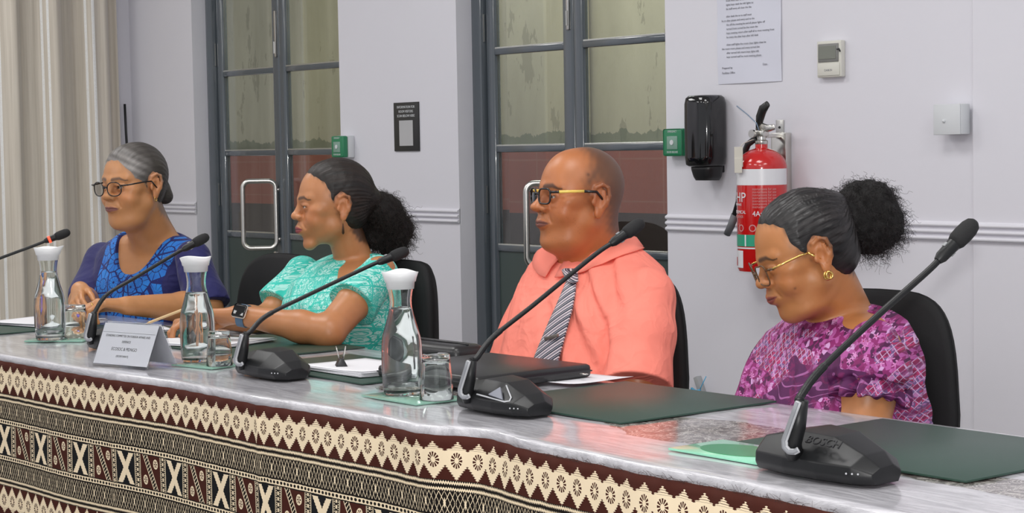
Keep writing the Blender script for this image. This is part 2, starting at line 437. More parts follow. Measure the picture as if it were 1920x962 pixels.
for i in range(len(xs)-1):
    for j in range(nr-1): a_ = i*nr+j; Fc.append((a_, a_+1, a_+nr+1, a_+nr))
o = link_mesh('table_cover', V, Fc, m, None, True)
tag(o, 'white cloth with clear wrinkled plastic sheet over the conference table top', 'tablecloth')

# masi bark cloth skirt
m, b = new_mat('masi_print')
uvn = E.nt.nodes.new('ShaderNodeUVMap'); U, V0, _ = sep(uvn.outputs[0])
wob = (noise(60, 2)-.5)*.0022
U = U+wob; V1 = V0+wob
MID = .205
Vd = MID-abs(V1-MID)
CREAM, BROWN, BLK, NAVY = (.95, .79, .56), (.060, .012, .008), (.006, .005, .005), (.003, .006, .010)
p = .0455
fu = abs(fract(U/p)-.5)
serr = (tri(V1/.0042)-.5)*.09
h = min_(min_((max_((Vd-.008)/.024, 0)*.62-.10*(Vd < .024))*.9, .56), (.083-Vd)/.056+.01)+serr*1.1
creamA = (fu < h) & (Vd > .010)
rx = (fract(U/p)-.5)*p; ry = (Vd-.046)*.80
rr = sqrt_(rx*rx+ry*ry); th = atan2_(ry, rx)
petal = band(rr, .0045, .0120) & (cos_(th*12) > -.35)
rings = band(Vd, .014, .026) & (tri(Vd/.004) < .22) 
creamA = creamA & inv(petal) & inv(rings & (fu < h))
colA = mixc(creamA, BROWN, CREAM)
zz = (tri(U/.0050)-.5)*.0036
z1 = abs(Vd-.0885+zz) < .0024; z2 = abs(Vd-.1005+zz) < .0024
q = .0225
t = tri(U/q); w = abs(Vd-.127)/.0215
hg = (abs(t-w) < .06) | (t < (.25-w*.50)) | (abs((1-t)-w*.92) < .045)
hg = hg & (w < 1)
t3 = tri(U/(q*2)+.25); hg = hg & inv((t3 > .93) & (w < .6))
chain = band(Vd, .1520, .1630)
ox = (fract(U/.0125)-.5)*.0125; oy = (Vd-.1575)
hole = (sqrt_(ox*ox+oy*oy*1.6) < .0042)
chain = chain & inv(hole)
mask1 = z1 | z2 | hg | chain
colB = mixc(mask1, BLK, CREAM)
# panel row
P = .210; s = fract(U/P+.33)*P; v = V1-MID
hx = abs(s-.036); ax = abs(hx-abs(v)*.62)
wX = .0085-abs(v)*.02+.004*(v < 0)+serr*.02
cross = (abs(hx-abs(v)*.66-.0) < (.0098+(tri(V1/.006)-.5)*.002)) & (s < .072) & (abs(v) < .0375)
colC = mixc(cross, NAVY, CREAM)
def column(c0):
    d = abs(s-c0); edge = band(d, .010, .0122+.0)
    mid = (d < .0028) & (tri(V1/.012) > .35); dots = band(d, .0052, .0078) & (tri(V1/.005) > .45)
    return (d < .0135), (edge | mid | dots)
isc1, k1 = column(.0865); isc2, k2 = column(.1955)
brp = band(s, .100, .182)
diag = s-.141-v*.55
braid = (abs(diag) < .0100); bk = (abs(abs(diag)-.0088) < .0013) | (abs(fract((diag+v*1.6)/.011)-.5) < .12)
def oval(c0, c1):
    dx = (s-c0)/.0098; dy = (v-c1)/.0115; r = sqrt_(dx*dx+dy*dy); a = atan2_(dy, dx)
    inn = (band(r, .22, .72) & (cos_(a*6) > -.1)) | (r < .15)
    return (r < 1), (r < 1) & inv(inn)
o1, i1 = oval(.163, -.021); o2, i2 = oval(.119, .019)
colD = mixc(braid, BROWN, mixc(bk, BLK, CREAM)); colD = mixc(o1 | o2, colD, mixc(i1 | i2, BROWN, CREAM))
colC = mixc(brp, colC, colD)
colC = mixc(isc1 | isc2, colC, mixc((isc1 & k1) | (isc2 & k2), BLK, CREAM))
col = mixc(Vd > .0835, colA, colB); col = mixc(Vd > .1655, col, colC)
col = mixc(Vd < 0, col, BROWN)
fad = noise(14, 4); col = mixc(fad*.05, col, (.30, .22, .16))
setin(b, 'Base Color', col); setin(b, 'Roughness', .9); setin(b, 'Specular IOR Level', .15)
bump(b, noise(9, 4)+noise(600, 2)*.05, .25, .006)
V = []; Fc = []; UV = []; xs = np.arange(TX0, TX1+.001, .006); vs = np.concatenate([np.linspace(0, .36, 22), np.linspace(.40, .715, 9)])
pleats = [(_ex[6]+.012, .012), (-2.86, .007), (-4.06, .005)]
for i, x in enumerate(xs):
    zt = ztop(x); u = x+.0
    for pc, a_ in pleats: u += a_*math.tanh((x-pc)/.010)
    sag = ztop(x); fl_ = .004*math.sin(x*5.3)+.003*math.sin(x*11.7+1)
    zs = zt; dy0 = yf(x)-ysm(x)
    for j, vv in enumerate(vs):
        amp = min(1, .15+vv*3)
        bulge = .006*math.sin(min(1, vv/.05)*PI/2)
        y = ysm(x)+dy0*math.exp(-vv*3.0)-.006-bulge*.5-amp*fl_*1.2
        for pc, a_ in pleats: y -= a_*.55*math.exp(-((x-pc)/.011)**2)*math.exp(-vv*4)
        y += .002*math.sin(x*90+math.sin(vv*20)*2)*math.exp(-vv*9)
        z = (zt*(1-min(1, vv/.08))+zs*min(1, vv/.08))-vv
        V.append((x, y, z)); UV.append((u, vv))
nv = len(vs)
for i in range(len(xs)-1):
    for j in range(nv-1): a_ = i*nv+j; Fc.append((a_, a_+1, a_+nv+1, a_+nv))
o = link_mesh('table_skirt', V, Fc, m, None, True, UV); md = o.modifiers.new('s', 'SOLIDIFY'); md.thickness = .0015; md.offset = 1
tag(o, 'brown, cream and black printed bark cloth skirt hanging along the table front', 'table skirt')
# frayed threads along the top hem of the skirt
mb = MB(); R = random.Random(3)
for _ in range(230):
    x = R.choice([R.gauss(-2.15, .08), R.gauss(-1.95, .07), R.gauss(-2.45, .05), R.uniform(-2.6, -1.75)]); z = ztop(x); L = R.uniform(.003, .012)*(1.6 if x > -2.4 else 1)
    a_ = R.uniform(-1.5, 1.5); pts = [(x+L*math.sin(a_*t)*t*1.4, yf(x)-.010-.003*t, z-.002+L*t*math.cos(a_*t)*.8) for t in (0, .35, .7, 1)]
    mb.tube(pts, .00022, 3, cap=False)
tag(mb.build('loose_thread', mat('thread_dark', (.06, .03, .025), .9, var=.3), o, smooth=True), kind='stuff')

# ------------------------------------------------------------------ microphones
M_mic = mat('microphone_black', (.0085, .009, .010), .40, bscale=900, bstr=.08, bdist=.0004, var=.02, spec=.38)
M_micdark = mat('microphone_foam', (.010, .010, .011), .8, bscale=700, bstr=.6, var=.02)
M_sil = mat('silver_inlay', (.26, .27, .29), .6, .0, var=.02)
M_silL = mat('pale_silver_line', (.50, .51, .53), .55, .0, var=.02, spec=.3)
M_red, b = new_mat('red_ring_light'); setin(b, 'Base Color', (.8, .02, .01)); setin(b, 'Emission Color', (1, .05, .02)); setin(b, 'Emission Strength', 2.2)
M_grey = mat('grey_print', (.30, .31, .32), .5, var=0)
def mic(origin, bend_pts, head_dir, label, sc=1.0, tri_=False, lit=False, words=False, rz=0, shift=0.0, fz=.022):
    # local frame: origin = socket foot on the table; +x runs along the unit to the right, y into the table
    t = thing('microphone', label, 'microphone', origin, rz, 'gooseneck conference microphones on the table', local=True)
    mb = MB()
    # faceted wedge: stations along x with (x, y0, y1, zlow, ztop, ridge inset front, ridge inset back)
    st = [(-.070, -.018, .060, .012, .030, .010, .020), (-.050, -.040, .082, .010, .044, .022, .030), (.010, -.050, .088, .010, .056, .034, .040), (.070, -.052, .074, .010, .054, .040, .036), (.125, -.046, .050, .010, .036, .030, .026), (.150, -.030, .028, .010, .022, .016, .016)]
    V = []
    for x, y0, y1, zl, zt, f_, g_ in [(q_[0]+shift,)+q_[1:] for q_ in st]:
        hz = .024
        V += [(x, y0+.006, 0), (x, y0, zl), (x, y0+.001, hz if zt > .03 else zt*.7), (x, y0+f_, zt), (x, y1-g_, zt+.002), (x, y1-.001, hz if zt > .03 else zt*.7), (x, y1, zl), (x, y1-.006, 0)]
    n = 8; Fc = [tuple(range(n)), tuple(range(len(V)-n, len(V)))[::-1]]
    for i in range(len(st)-1):
        for k in range(n): Fc.append((i*n+k, i*n+(k+1) % n, (i+1)*n+(k+1) % n, (i+1)*n+k))
    mb.add([tuple(c*sc for c in v) for v in V], Fc)
    bmesh.ops.bevel(mb.bm, geom=list(mb.bm.edges), offset=.0022*sc, segments=2, affect='EDGES', profile=.6, clamp_overlap=True)
    basep = mb.build('base', M_mic, t, auto=35)
    # socket post leaning with the J inlay on its front
    S = .088*sc
    lean = Vector((.10, -.0, 1)).normalized()
    foot = Vector((-.006, -.053, fz))*sc; top = Vector((.010, -.050, fz+.072))*sc
    mb = MB(); poly = []
    mb.tube([foot+Vector((0, .010, -.008))*sc, foot+Vector((-.002, .005, .012))*sc, (foot+top)/2+Vector((0, .004, 0))*sc, top+Vector((0, .004, 0))*sc], [.0115*sc, .0135*sc, .0115*sc, .0085*sc], 14)
    sock = mb.build('socket', M_mic, t, smooth=True)
    J = [top+Vector((.0035, -.0072, -.001))*sc, foot+Vector((.0, -.0105, .018))*sc, foot+Vector((.001, -.0108, .009))*sc, foot+Vector((.006, -.0085, .0035))*sc, foot+Vector((.013, -.005, .0035))*sc, foot+Vector((.017, -.002, .0065))*sc]
    J = [Vector(v) for v in J]
    # smooth the hook
    pts = []
    for i in range(len(J)-1):
        for k in range(4): pts.append(J[i].lerp(J[i+1], k/4))
    pts.append(J[-1])
    mb = MB(); mb.tube(pts, .0042*sc, 10); mb.build('inlay_rim', M_silL, sock, smooth=True)
    mb = MB(); mb.tube([p+Vector((.0, -.0022, .0))*sc for p in pts], .0033*sc, 8); mb.build('inlay', M_sil, sock, smooth=True)
    # gooseneck: catmull through given local points
    P = [Vector(top)]+[Vector(p) for p in bend_pts]
    def cr(p0, p1, p2, p3, u): return .5*((2*p1)+(-p0+p2)*u+(2*p0-5*p1+4*p2-p3)*u*u+(-p0+3*p1-3*p2+p3)*u**3)
    pp = []
    Q = [P[0]*2-P[1]]+P+[P[-1]*2-P[-2]]
    for i in range(1, len(Q)-2):
        for k in range(12): pp.append(cr(Q[i-1], Q[i], Q[i+1], Q[i+2], k/12))
    pp.append(P[-1])
    L = 0; rad = []; tot = sum((pp[i+1]-pp[i]).length for i in range(len(pp)-1))
    mb = MB(); fine = []
    for i in range(len(pp)-1):
        k = max(1, int((pp[i+1]-pp[i]).length/.0016))
        for j in range(k): fine.append(pp[i].lerp(pp[i+1], j/k))
    n_ = len(fine)
    for i in range(n_):
        f_ = i/n_
        rad.append((.0052+.0007*(i % 2) if f_ < .22 else (.0046 if f_ > .25 else .0056))*sc)
    mb.tube(fine, rad, 10); mb.build('gooseneck', M_mic, t, smooth=True)
    d = Vector(head_dir).normalized(); e = fine[-1]
    Mh = Matrix.Translation(e) @ d.to_track_quat('Z', 'Y').to_matrix().to_4x4() @ Matrix.Scale(sc, 4)
    mb = MB(); mb.lathe([(0, -.008), (.0058, -.008), (.0088, 0), (.0092, .012), (.0100, .026), (.0098, .028), (0, .028)], n=20, M=Mh); colr = mb.build('microphone_collar', M_mic, t, auto=40)
    if lit:
        mb = MB(); mb.lathe([(.0094, .004), (.0104, .004), (.0104, .011), (.0094, .011)], n=20, M=Mh, closed=True); mb.build('light_ring', M_red, colr, smooth=True)
    else:
        mb = MB(); mb.box((-.003, -.0106, .012), (.003, -.0085, .019), .0005, M=Mh); mb.box((-.003, .0085, .012), (.003, .0106, .019), .0005, M=Mh); mb.box((.0085, -.003, .012), (.0106, .003, .019), .0005, M=Mh)
        mb.build('collar_window', M_grey, colr)
    mb = MB(); mb.lathe([(0, .026), (.0100, .026), (.0128, .033), (.0135, .045), (.0130, .058), (.0105, .067), (.006, .0715), (0, .073)], n=24, M=Mh); mb.build('microphone_head', M_micdark, t, smooth=True)
    if tri_:
        T3 = [Vector((.040, -.0455, .030)), Vector((.100, -.0415, .0262)), Vector((.062, -.030, .0485))]
        rim = [v*sc+Vector((0, -.0012, .0012)) for v in (Vector((.026, -.0485, .031)), Vector((.104, -.0450, .024)), Vector((.112, -.040, .0255)), Vector((.108, -.033, .031)), Vector((.070, -.0165, .0535)))]
        pts = []
        for i in range(4):
            for k in range(5): pts.append(rim[i].lerp(rim[i+1], k/5))
        mb = MB(); mb.tube(pts, .0016, 8); mb.build('panel_outline', M_silL, basep, smooth=True)
        tv = [Vector((.060, -.0465, .0325))*sc, Vector((.098, -.0440, .0262))*sc, Vector((.074, -.0295, .0455))*sc]
        off = Vector((0, -.003, .003)); mb = MB(); mb.add([v+off for v in tv]+[v for v in tv], [(0, 1, 2), (3, 5, 4), (0, 3, 4, 1), (1, 4, 5, 2), (2, 5, 3, 0)]); mb.build('speaker_panel', mat('blue_grey_panel', (.22, .23, .27), .35, var=.02), basep)
    if words:
        nrm = Vector((0, -.72, .69)); ex = Vector((1, -.05, -.02)).normalized(); ey = nrm.cross(ex).normalized(); nrm = ex.cross(ey).normalized(); c_ = Vector((.036, -.0375, .0450))*sc
        Mx = Matrix(((ex.x, ey.x, nrm.x, c_.x), (ex.y, ey.y, nrm.y, c_.y), (ex.z, ey.z, nrm.z, c_.z), (0, 0, 0, 1)))
        text_mesh('BOSCH', .017*sc, mat('embossed_letter', (.020, .020, .022), .5, var=0), 'raised_lettering', Mx, basep, .0012, sx=1.15)
    mb = MB()
    for k in range(3): mb.ball((Vector((.121+shift+.007*k, -.0475+.0035*k, .015+.0))*sc), .0016, 8)
    mb.build('port', M_silL, basep, smooth=True)
    return t
def rel(o, q): return tuple(float(a_-c_) for a_, c_ in zip(q, o))
# right-most microphone, close to the camera
def mic_from(foot, pts, label, sc=1.0, Z0=None, Zt=None, **k):
    fz = k.get('fz', .022); o = atz(foot[0], foot[1], TZ+fz*sc); o = np.array([o[0]+.006*sc, o[1]+.053*sc, TZ+.0056])
    z0 = float((o-CAMP) @ _fw)
    loc = []
    for i, (px, py) in enumerate(pts):
        f_ = i/(len(pts)-1); loc.append(rel(o, atd(px, py, z0-.04+(Zt-0)*f_)))
    d = np.array(loc[-1])-np.array(loc[-2])
    # the last pixel is the head's tip: stop the neck short of it
    L = np.linalg.norm(d); dn = d/L; end = np.array(loc[-1])-dn*.070*sc
    loc[-1] = tuple(end)
    return mic(tuple(float(c) for c in o), loc, tuple(dn), label, sc, **k)
mic_from((1482, 856), [(1500, 745), (1540, 692), (1640, 597), (1740, 508), (1829, 415)], 'black gooseneck microphone nearest the camera, in front of the woman in purple', 1.15, Zt=.10, words=True, shift=-.034, fz=.032)
mic_from((872, 752), [(893, 672), (925, 632), (1000, 572), (1110, 482), (1206, 415)], 'black gooseneck microphone with silver triangle panel in front of the man in coral', 1.06, Zt=.14, tri_=True)
mic_from((450, 690), [(468, 623), (500, 592), (580, 552), (690, 500), (766, 469)], 'black gooseneck microphone between the middle and right carafes', 1.03, Zt=.16)
mic_from((168, 643), [(176, 588), (200, 553), (255, 520), (330, 475), (391, 442)], 'black gooseneck microphone behind the name card, in front of the woman in blue', 1.03, Zt=.16)
mic_from((-110, 612), [(-100, 545), (-70, 515), (-20, 492), (60, 462), (131, 434)], 'black gooseneck microphone with glowing red ring at the left edge', 1.0, Zt=.12, lit=True)

# ------------------------------------------------------------------ carafes, tumblers, coasters
M_glass = glass_mat('clear_glass', (.97, 1, .985), 1.47); M_glassg = glass_mat('green_tinted_glass', (.95, .995, .97), 1.45)
M_water = glass_mat('water', (.96, .985, .99), 1.333)
M_lid = mat('white_plastic_lid', (.82, .83, .84), .35, var=.01)
def profile(keys, h0, h1, n): 
    hs = np.linspace(h0, h1, n); return [(float(np.interp(h, [k[1] for k in keys], [k[0] for k in keys])), float(h)) for h in hs]
def smooth_prof(keys, n=40):
    hs = np.array([k[1] for k in keys]); rs = np.array([k[0] for k in keys]); H = np.linspace(hs[0], hs[-1], n)
    Rr = np.interp(H, hs, rs); 
    for _ in range(3): Rr[1:-1] = (Rr[:-2]+2*Rr[1:-1]+Rr[2:])/4
    return [(float(r), float(h)) for r, h in zip(Rr, H)]
CK = [(.0395, .004), (.0415, .02), (.0430, .06), (.0425, .10), (.0405, .122), (.033, .147), (.0265, .170), (.0225, .190), (.0228, .200), (.0255, .218), (.0305, .238)]
def carafe(loc, label, level, rz):
    t = thing('water_carafe', label, 'carafe', loc, rz, 'glass water carafes with white lids', local=True)
    out = [(0, 0), (.034, 0), (.0380, .0015)]+smooth_prof(CK); inn = [(max(r-.0022, .001), z) for r, z in smooth_prof([(.036, .008)]+CK[1:])][::-1]+[(0, .008)]
    mb = MB(); mb.lathe(out+inn, n=48); mb.build('glass_body', M_glass, t, smooth=True)
    w = [(r-.0021, z) for r, z in smooth_prof([(.036, .008)]+CK[1:], 60) if z <= level]
    mb = MB(); mb.lathe([(0, .0079)]+[(r, z) for r, z in w]+[(0, w[-1][1])], n=48); mb.build('water', M_water, t, smooth=True)
    # lid: dish with scalloped rim and a spout
    n = 64; rows = [(.0285, .222, 0), (.0300, .236, 0), (.0325, .237, 0), (.0345, .246, .3), (.0385, .2575, 1), (.0365, .2575, 1), (.0325, .250, .5), (0.0001, .248, 0)]
    V = []; Fc = []
    for r, z, wv in rows:
        for k in range(n):
            a_ = 2*PI*k/n; sp = max(0, math.cos(a_))**6
            V.append(((r+.006*sp*wv)*math.cos(a_), (r+.006*sp*wv)*math.sin(a_), z+wv*(.0016*math.cos(3*a_+1)+.003*sp)))
    for i in range(len(rows)-1):
        for k in range(n): Fc.append((i*n+k, i*n+(k+1) % n, (i+1)*n+(k+1) % n, (i+1)*n+k))
    Fc.append(tuple(range(n))[::-1]); link_mesh('lid', V, Fc, M_lid, t, True)
    return t
def on_table(px, py, z=TZ): p_ = atz(px, py, z); return p_
def tumbler(loc, label, sc=1.0, water=None):
    t = thing('drinking_glass', label, 'glass', loc, 0, 'short water glasses on the table', local=True)
    k = sc; out = [(0, 0), (.026*k, 0), (.0285*k, .002), (.0300*k, .02*k), (.0335*k, .06*k), (.0355*k, .092*k), (.0348*k, .0935*k), (.0338*k, .092*k), (.0318*k, .06*k), (.0282*k, .02*k), (.0262*k, .012), (0, .011)]
    top_ = .0935*k; out = [(r_, top_-z_) for r_, z_ in out][::-1]; mb = MB(); mb.lathe(out, n=40); mb.build('glass_body', M_glassg, t, smooth=True); return t
M_coast = mat('pale_green_coaster', (.30, .72, .50), .25, var=.05, Coat_Weight=.6)
M_coastd = mat('green_coaster_print', (.045, .27, .12), .25, var=.3)
M_coastc = mat('green_glass_coaster', (.42, .74, .60), .12, var=.03, Transmission_Weight=.45)
def coaster(c, w, d, rz, label, glass=False):
    t = thing('coaster', label, 'coaster', (c[0], c[1], TZ), rz, local=True)
    mb = MB(); mb.box((-w/2, -d/2, .0015), (w/2, d/2, .0055), .001); mb.build('plate', M_coastc if glass else M_coast, t, auto=40)
    if not glass:
        q = MB(); q.lathe([(0, .0055), (.42, .0055), (.42, .0062), (0, .0062)], n=40, M=Matrix.Diagonal((w*.9, d*.9, 1, 1))); q.build('printed_oval', M_coastd, t)
    return t
c1 = on_table(95, 641); c2 = on_table(372, 683); c3 = on_table(755, 745); ZC = TZ+.006
carafe((c1[0], c1[1], ZC), 'glass carafe at the left, in front of the curtain', .195, math.radians(60))
carafe((c2[0], c2[1], ZC), 'glass carafe right of the name card, in front of the watch', .172, math.radians(-40))
carafe((c3[0], c3[1], ZC), 'glass carafe nearest the camera, left of the man in coral', .185, math.radians(150))
g1 = on_table(143, 636); g2 = on_table(412, 690); g3 = on_table(819, 754)
tumbler((g1[0], g1[1], ZC), 'drinking glass beside the left carafe under the purple pen cap', .98)
tumbler((g2[0], g2[1], ZC), 'drinking glass touching the middle carafe', .90)
tumbler((g3[0], g3[1], ZC), 'drinking glass right of the carafe nearest the camera')
coaster(((c1+g1)/2)[:2]+np.array([.0, -.01]), .17, .10, .75, 'green glass coaster under the left carafe', True)
coaster(((c2+g2)/2)[:2], .15, .11, .2, 'green glass coaster under the middle carafe', True)
coaster(((c3+g3)/2)[:2]+np.array([-.02, 0]), .20, .13, .0, 'green glass coaster under the carafe nearest the camera', True)
cc = (atz(1257, 843, TZ)+atz(1440, 862, TZ))/2
coaster((cc[0]+.02, cc[1]+.03), .21, .13, .0, 'pale green coaster with darker oval print beside the nearest microphone')

# ------------------------------------------------------------------ folders, papers, card
m, b = new_mat('dark_green_leatherette'); n = noise(300, 2); setin(b, 'Base Color', mixc(noise(4), (.018, .050, .036), (.026, .062, .046))); setin(b, 'Roughness', .42); setin(b, 'Specular IOR Level', .55); bump(b, n, .25, .0006); M_green = m
def slab(name, label, cat, corners, m, th=.004, z=TZ+.0012, group=None, wave=0):
    C = [np.array(c[:2]) for c in corners]; c0 = sum(C)/4
    t = thing(name, label, cat, (c0[0], c0[1], z), 0, group)
    mb = MB(); mb.prism([tuple(c) for c in C], z, z+th, 2, bev=min(.0012, th*.3)); return t, mb.build('cover' if 'mat' in name or 'folder' in name else 'sheet', m, t, auto=40)
def rect(x0, y0, x1, y1, rz=0):
    cx, cy = (x0+x1)/2, (y0+y1)/2; ca, sa = math.cos(rz), math.sin(rz)
    return [(cx+(x-cx)*ca-(y-cy)*sa, cy+(x-cx)*sa+(y-cy)*ca) for x, y in ((x0, y0), (x1, y0), (x1, y1), (x0, y1))]
GM = 'dark green desk mats on the table'
slab('desk_mat', 'dark green desk mat in front of the woman in purple', 'desk mat', rect(-2.277, 2.26, -1.77, 2.663), M_green, group=GM)
slab('desk_mat', 'dark green desk mat in front of the man in coral', 'desk mat', rect(-3.03, 2.285, -2.58, 2.70, .0), M_green, group=GM)
slab('desk_mat', 'dark green desk mat under the clipped papers', 'desk mat', rect(-3.94, 2.27, -3.42, 2.58, .0), M_green, group=GM)
slab('desk_mat', 'dark green desk mat under the forearms of the woman in turquoise', 'desk mat', rect(-4.55, 2.34, -4.05, 2.70, .0), M_green, group=GM)
slab('desk_mat', 'dark green desk mat in front of the woman in blue', 'desk mat', rect(-5.14, 2.34, -4.68, 2.62, .0), M_green, group=GM)
slab('desk_mat', 'dark green desk mat at the far left under loose papers', 'desk mat', rect(-5.58, 2.15, -5.16, 2.5, .0), M_green, z=TZ+.0012, group=GM)
M_paper = mat('white_paper', (.80, .80, .83), .7, var=.02); M_paper2 = mat('paper_off_white', (.68, .67, .70), .7, var=.03)
def papers(label, x, y, w, d, rz, z, n=4, m=M_paper, group=None, name='paper_stack'):
    t = thing(name, label, 'papers', (x, y, z), rz, group, local=True); R_ = random.Random(int(x*1000))
    for k in range(n):
        a_ = R_.uniform(-.05, .05) if n > 1 else 0; ox, oy = R_.uniform(-.006, .006), R_.uniform(-.006, .006)
        mb = MB(); V = []; N = 8
        for i in range(N+1):
            for j in range(N+1):
                u, v = i/N-.5, j/N-.5; X_, Y_ = u*w, v*d; xx = X_*math.cos(a_)-Y_*math.sin(a_)+ox; yy = X_*math.sin(a_)+Y_*math.cos(a_)+oy
                V.append((xx, yy, .0016*k+.004*max(0, u*2)**2*(k+1)/n+.0015*max(0, -v*2)**3))
        Fc = [(i*(N+1)+j, (i+1)*(N+1)+j, (i+1)*(N+1)+j+1, i*(N+1)+j+1) for i in range(N) for j in range(N)]
        o = link_mesh('sheet', V, Fc, m, t, True); md = o.modifiers.new('s', 'SOLIDIFY'); md.thickness = .0008; md.offset = 1
    return t
papers('loose white papers at the far left edge of the table', -5.36, 2.40, .30, .22, .3, TZ+.0062, 5)
papers('white papers beside the hands of the woman in blue', -4.93, 2.50, .22, .16, -.2, TZ+.0062, 2)
papers('white papers under the hands of the woman in turquoise', -4.46, 2.46, .30, .21, .35, TZ+.0062, 3)
pc = papers('white papers held by a black binder clip on a desk mat', -3.62, 2.41, .26, .19, .0, TZ+.0062, 6)
papers('white sheet under the right end of the black portfolio', -3.10, 2.64, .13, .17, .1, TZ+.0062, 1, name='paper_sheet')
bc = atz(640, 690, TZ+.01)
t = thing('binder_clip', 'black binder clip with wire handles on the papers', 'binder clip', (bc[0], bc[1], TZ+.012), -.5, local=True)
mb = MB(); mb.prism([(-.015, 0), (.015, 0), (.004, .022), (-.004, .022)], -.021, .021, 0, .0006)
mb.build('clip_body', M_black, t, auto=40)
for s_ in (-1, 1):
    mb = MB(); mb.tube([(-.008, s_*.004, .020), (-.010, s_*.008, .034), (-.006, s_*.011, .048), (.006, s_*.011, .048), (.010, s_*.008, .034), (.008, s_*.004, .020)], .0011, 6); mb.build('wire_handle', M_steel, t, smooth=True)
# name card: clear tent holder with printed paper
cA = atz(175, 686, TZ); cB = atz(277, 695, TZ); top1 = atz(206, 607, TZ+.11)
t = thing('name_card', 'clear tent holder with printed white card left of the middle carafe', 'name card', (float(cA[0]), float(cA[1]), TZ), 0, local=True)
ex = Vector((cB[0]-cA[0], cB[1]-cA[1], 0)); W_ = ex.length; ex.normalize(); ey = Vector((-ex.y, ex.x, 0)); HH = .101; DD = .045
M_acr = glass_mat('clear_acrylic', (.97, .98, 1), 1.12, .02); M_ink = mat('black_ink', (.03, .03, .035), .6, var=0)
def leafM(s_):
    if s_ == 0: o_ = Vector((0, 0, .004)); yv = (ey*DD+Vector((0, 0, HH))).normalized(); xv = ex
    else: o_ = ex*W_+ey*(DD*2)+Vector((0, 0, .004)); yv = (-ey*DD+Vector((0, 0, HH))).normalized(); xv = -ex
    zv = xv.cross(yv).normalized()
    return Matrix(((xv.x, yv.x, zv.x, o_.x), (xv.y, yv.y, zv.y, o_.y), (xv.z, yv.z, zv.z, o_.z), (0, 0, 0, 1)))
HL = math.hypot(DD, HH)
for s_ in (0, 1):
    Mx = leafM(s_)
    mb = MB(); mb.box((0, 0, 0), (W_, HL, .0015), M=Mx); mb.box((0, 0, .0035), (W_, HL, .005), M=Mx); mb.build('holder_panel', M_acr, t)
    mb = MB(); mb.box((.002, .003, .0018), (W_-.002, HL-.003, .0031), M=Mx); card = mb.build('printed_card', M_paper, t)
    def ln(y, x0=.004, x1=None, th=.0006):
        q = MB(); q.box((x0, y, .0031), ((x1 or W_-.004), y+th, .0033), M=Mx); q.build('printed_rule', M_ink, card)
    ln(HL*.76)
    if s_ == 0:
        for txt, yy, sz, sx in (('STANDING COMMITTEE ON FOREIGN AFFAIRS AND', .66, .0082, .80), ('DEFENCE', .53, .0080, .9), ('ECOSOC & PIDNGO', .35, .0115, .85), ('(SECRETARIAT)', .20, .0070, .9)):
            text_mesh(txt, sz, M_ink, 'printed_words', Mx @ Matrix.Translation((W_/2, HL*yy, .0033)), card, .0001, sx=sx*W_/.19)
    else:
        for txt, yy, sz in (('Foreign Affairs', .60, .010), ('Ladies Lounge', .26, .012)): text_mesh(txt, sz, M_ink, 'printed_words', Mx @ Matrix.Translation((W_*.5, HL*yy, .0033)), card, .0001)
# black portfolio and pouch
M_leather = mat('black_leather', (.013, .013, .014), .34, bscale=260, bstr=.35, bdist=.0006, var=.03, spec=.6)
t = thing('leather_portfolio', 'closed black zip portfolio lying before the man in coral', 'portfolio', (-3.31, 2.50, TZ+.0075), 0, local=True)
pr = rect(-.16, -.155, .195, .175, .03)
mb = MB(); mb.prism(pr, .0, .030, 2, .009); mb.build('cover', M_leather, t, auto=50)
mb = MB(); mb.prism([(x*1.003, y*1.003) for x, y in pr], .013, .0165, 2, .001); mb.build('zip_seam', mat('black_zip', (.03, .03, .032), .5), t)
mb = MB(); mb.box((.205, .13, .012), (.222, .136, .015), .001); mb.tube([(.222+.006*math.cos(a_), .133+.006*math.sin(a_), .0135) for a_ in np.linspace(0, 2*PI, 12)[:-1]], .001, 6, closed=True); mb.build('zip_pull', M_steel, t, smooth=True)
t = thing('leather_pouch', 'soft black pouch standing behind the carafe nearest the camera', 'pouch', (-3.66, 2.64, TZ+.0015), 0, local=True)
mb = MB(); mb.box((-.15, -.05, 0), (.15, .05, .052), .022, seg=5); mb.build('pouch_body', M_leather, t, smooth=True)
mb = MB(); mb.tube([(-.14, .0, .0525), (.0, -.01, .0545), (.14, .0, .0525)], .0018, 6); mb.build('seam', M_black, t, smooth=True)

# ------------------------------------------------------------------ wall items
M_dkg = mat('green_plastic', (.02, .20, .09), .3, var=.05); M_clearg = mat('pale_green_window', (.20, .33, .27), .2)
def wallxz(px, py, y=WY): p_ = aty(px, py, y); return float(p_[0]), float(p_[2])
def wbox(mb, px0, py0, px1, py1, y0, y1, bev=.002):
    x0, z1 = wallxz(px0, py0, y0); x1, z0 = wallxz(px1, py1, y0); mb.box((x0, y0, min(z0, z1)), (x1, y1, max(z0, z1)), bev); return x0, x1, z0, z1
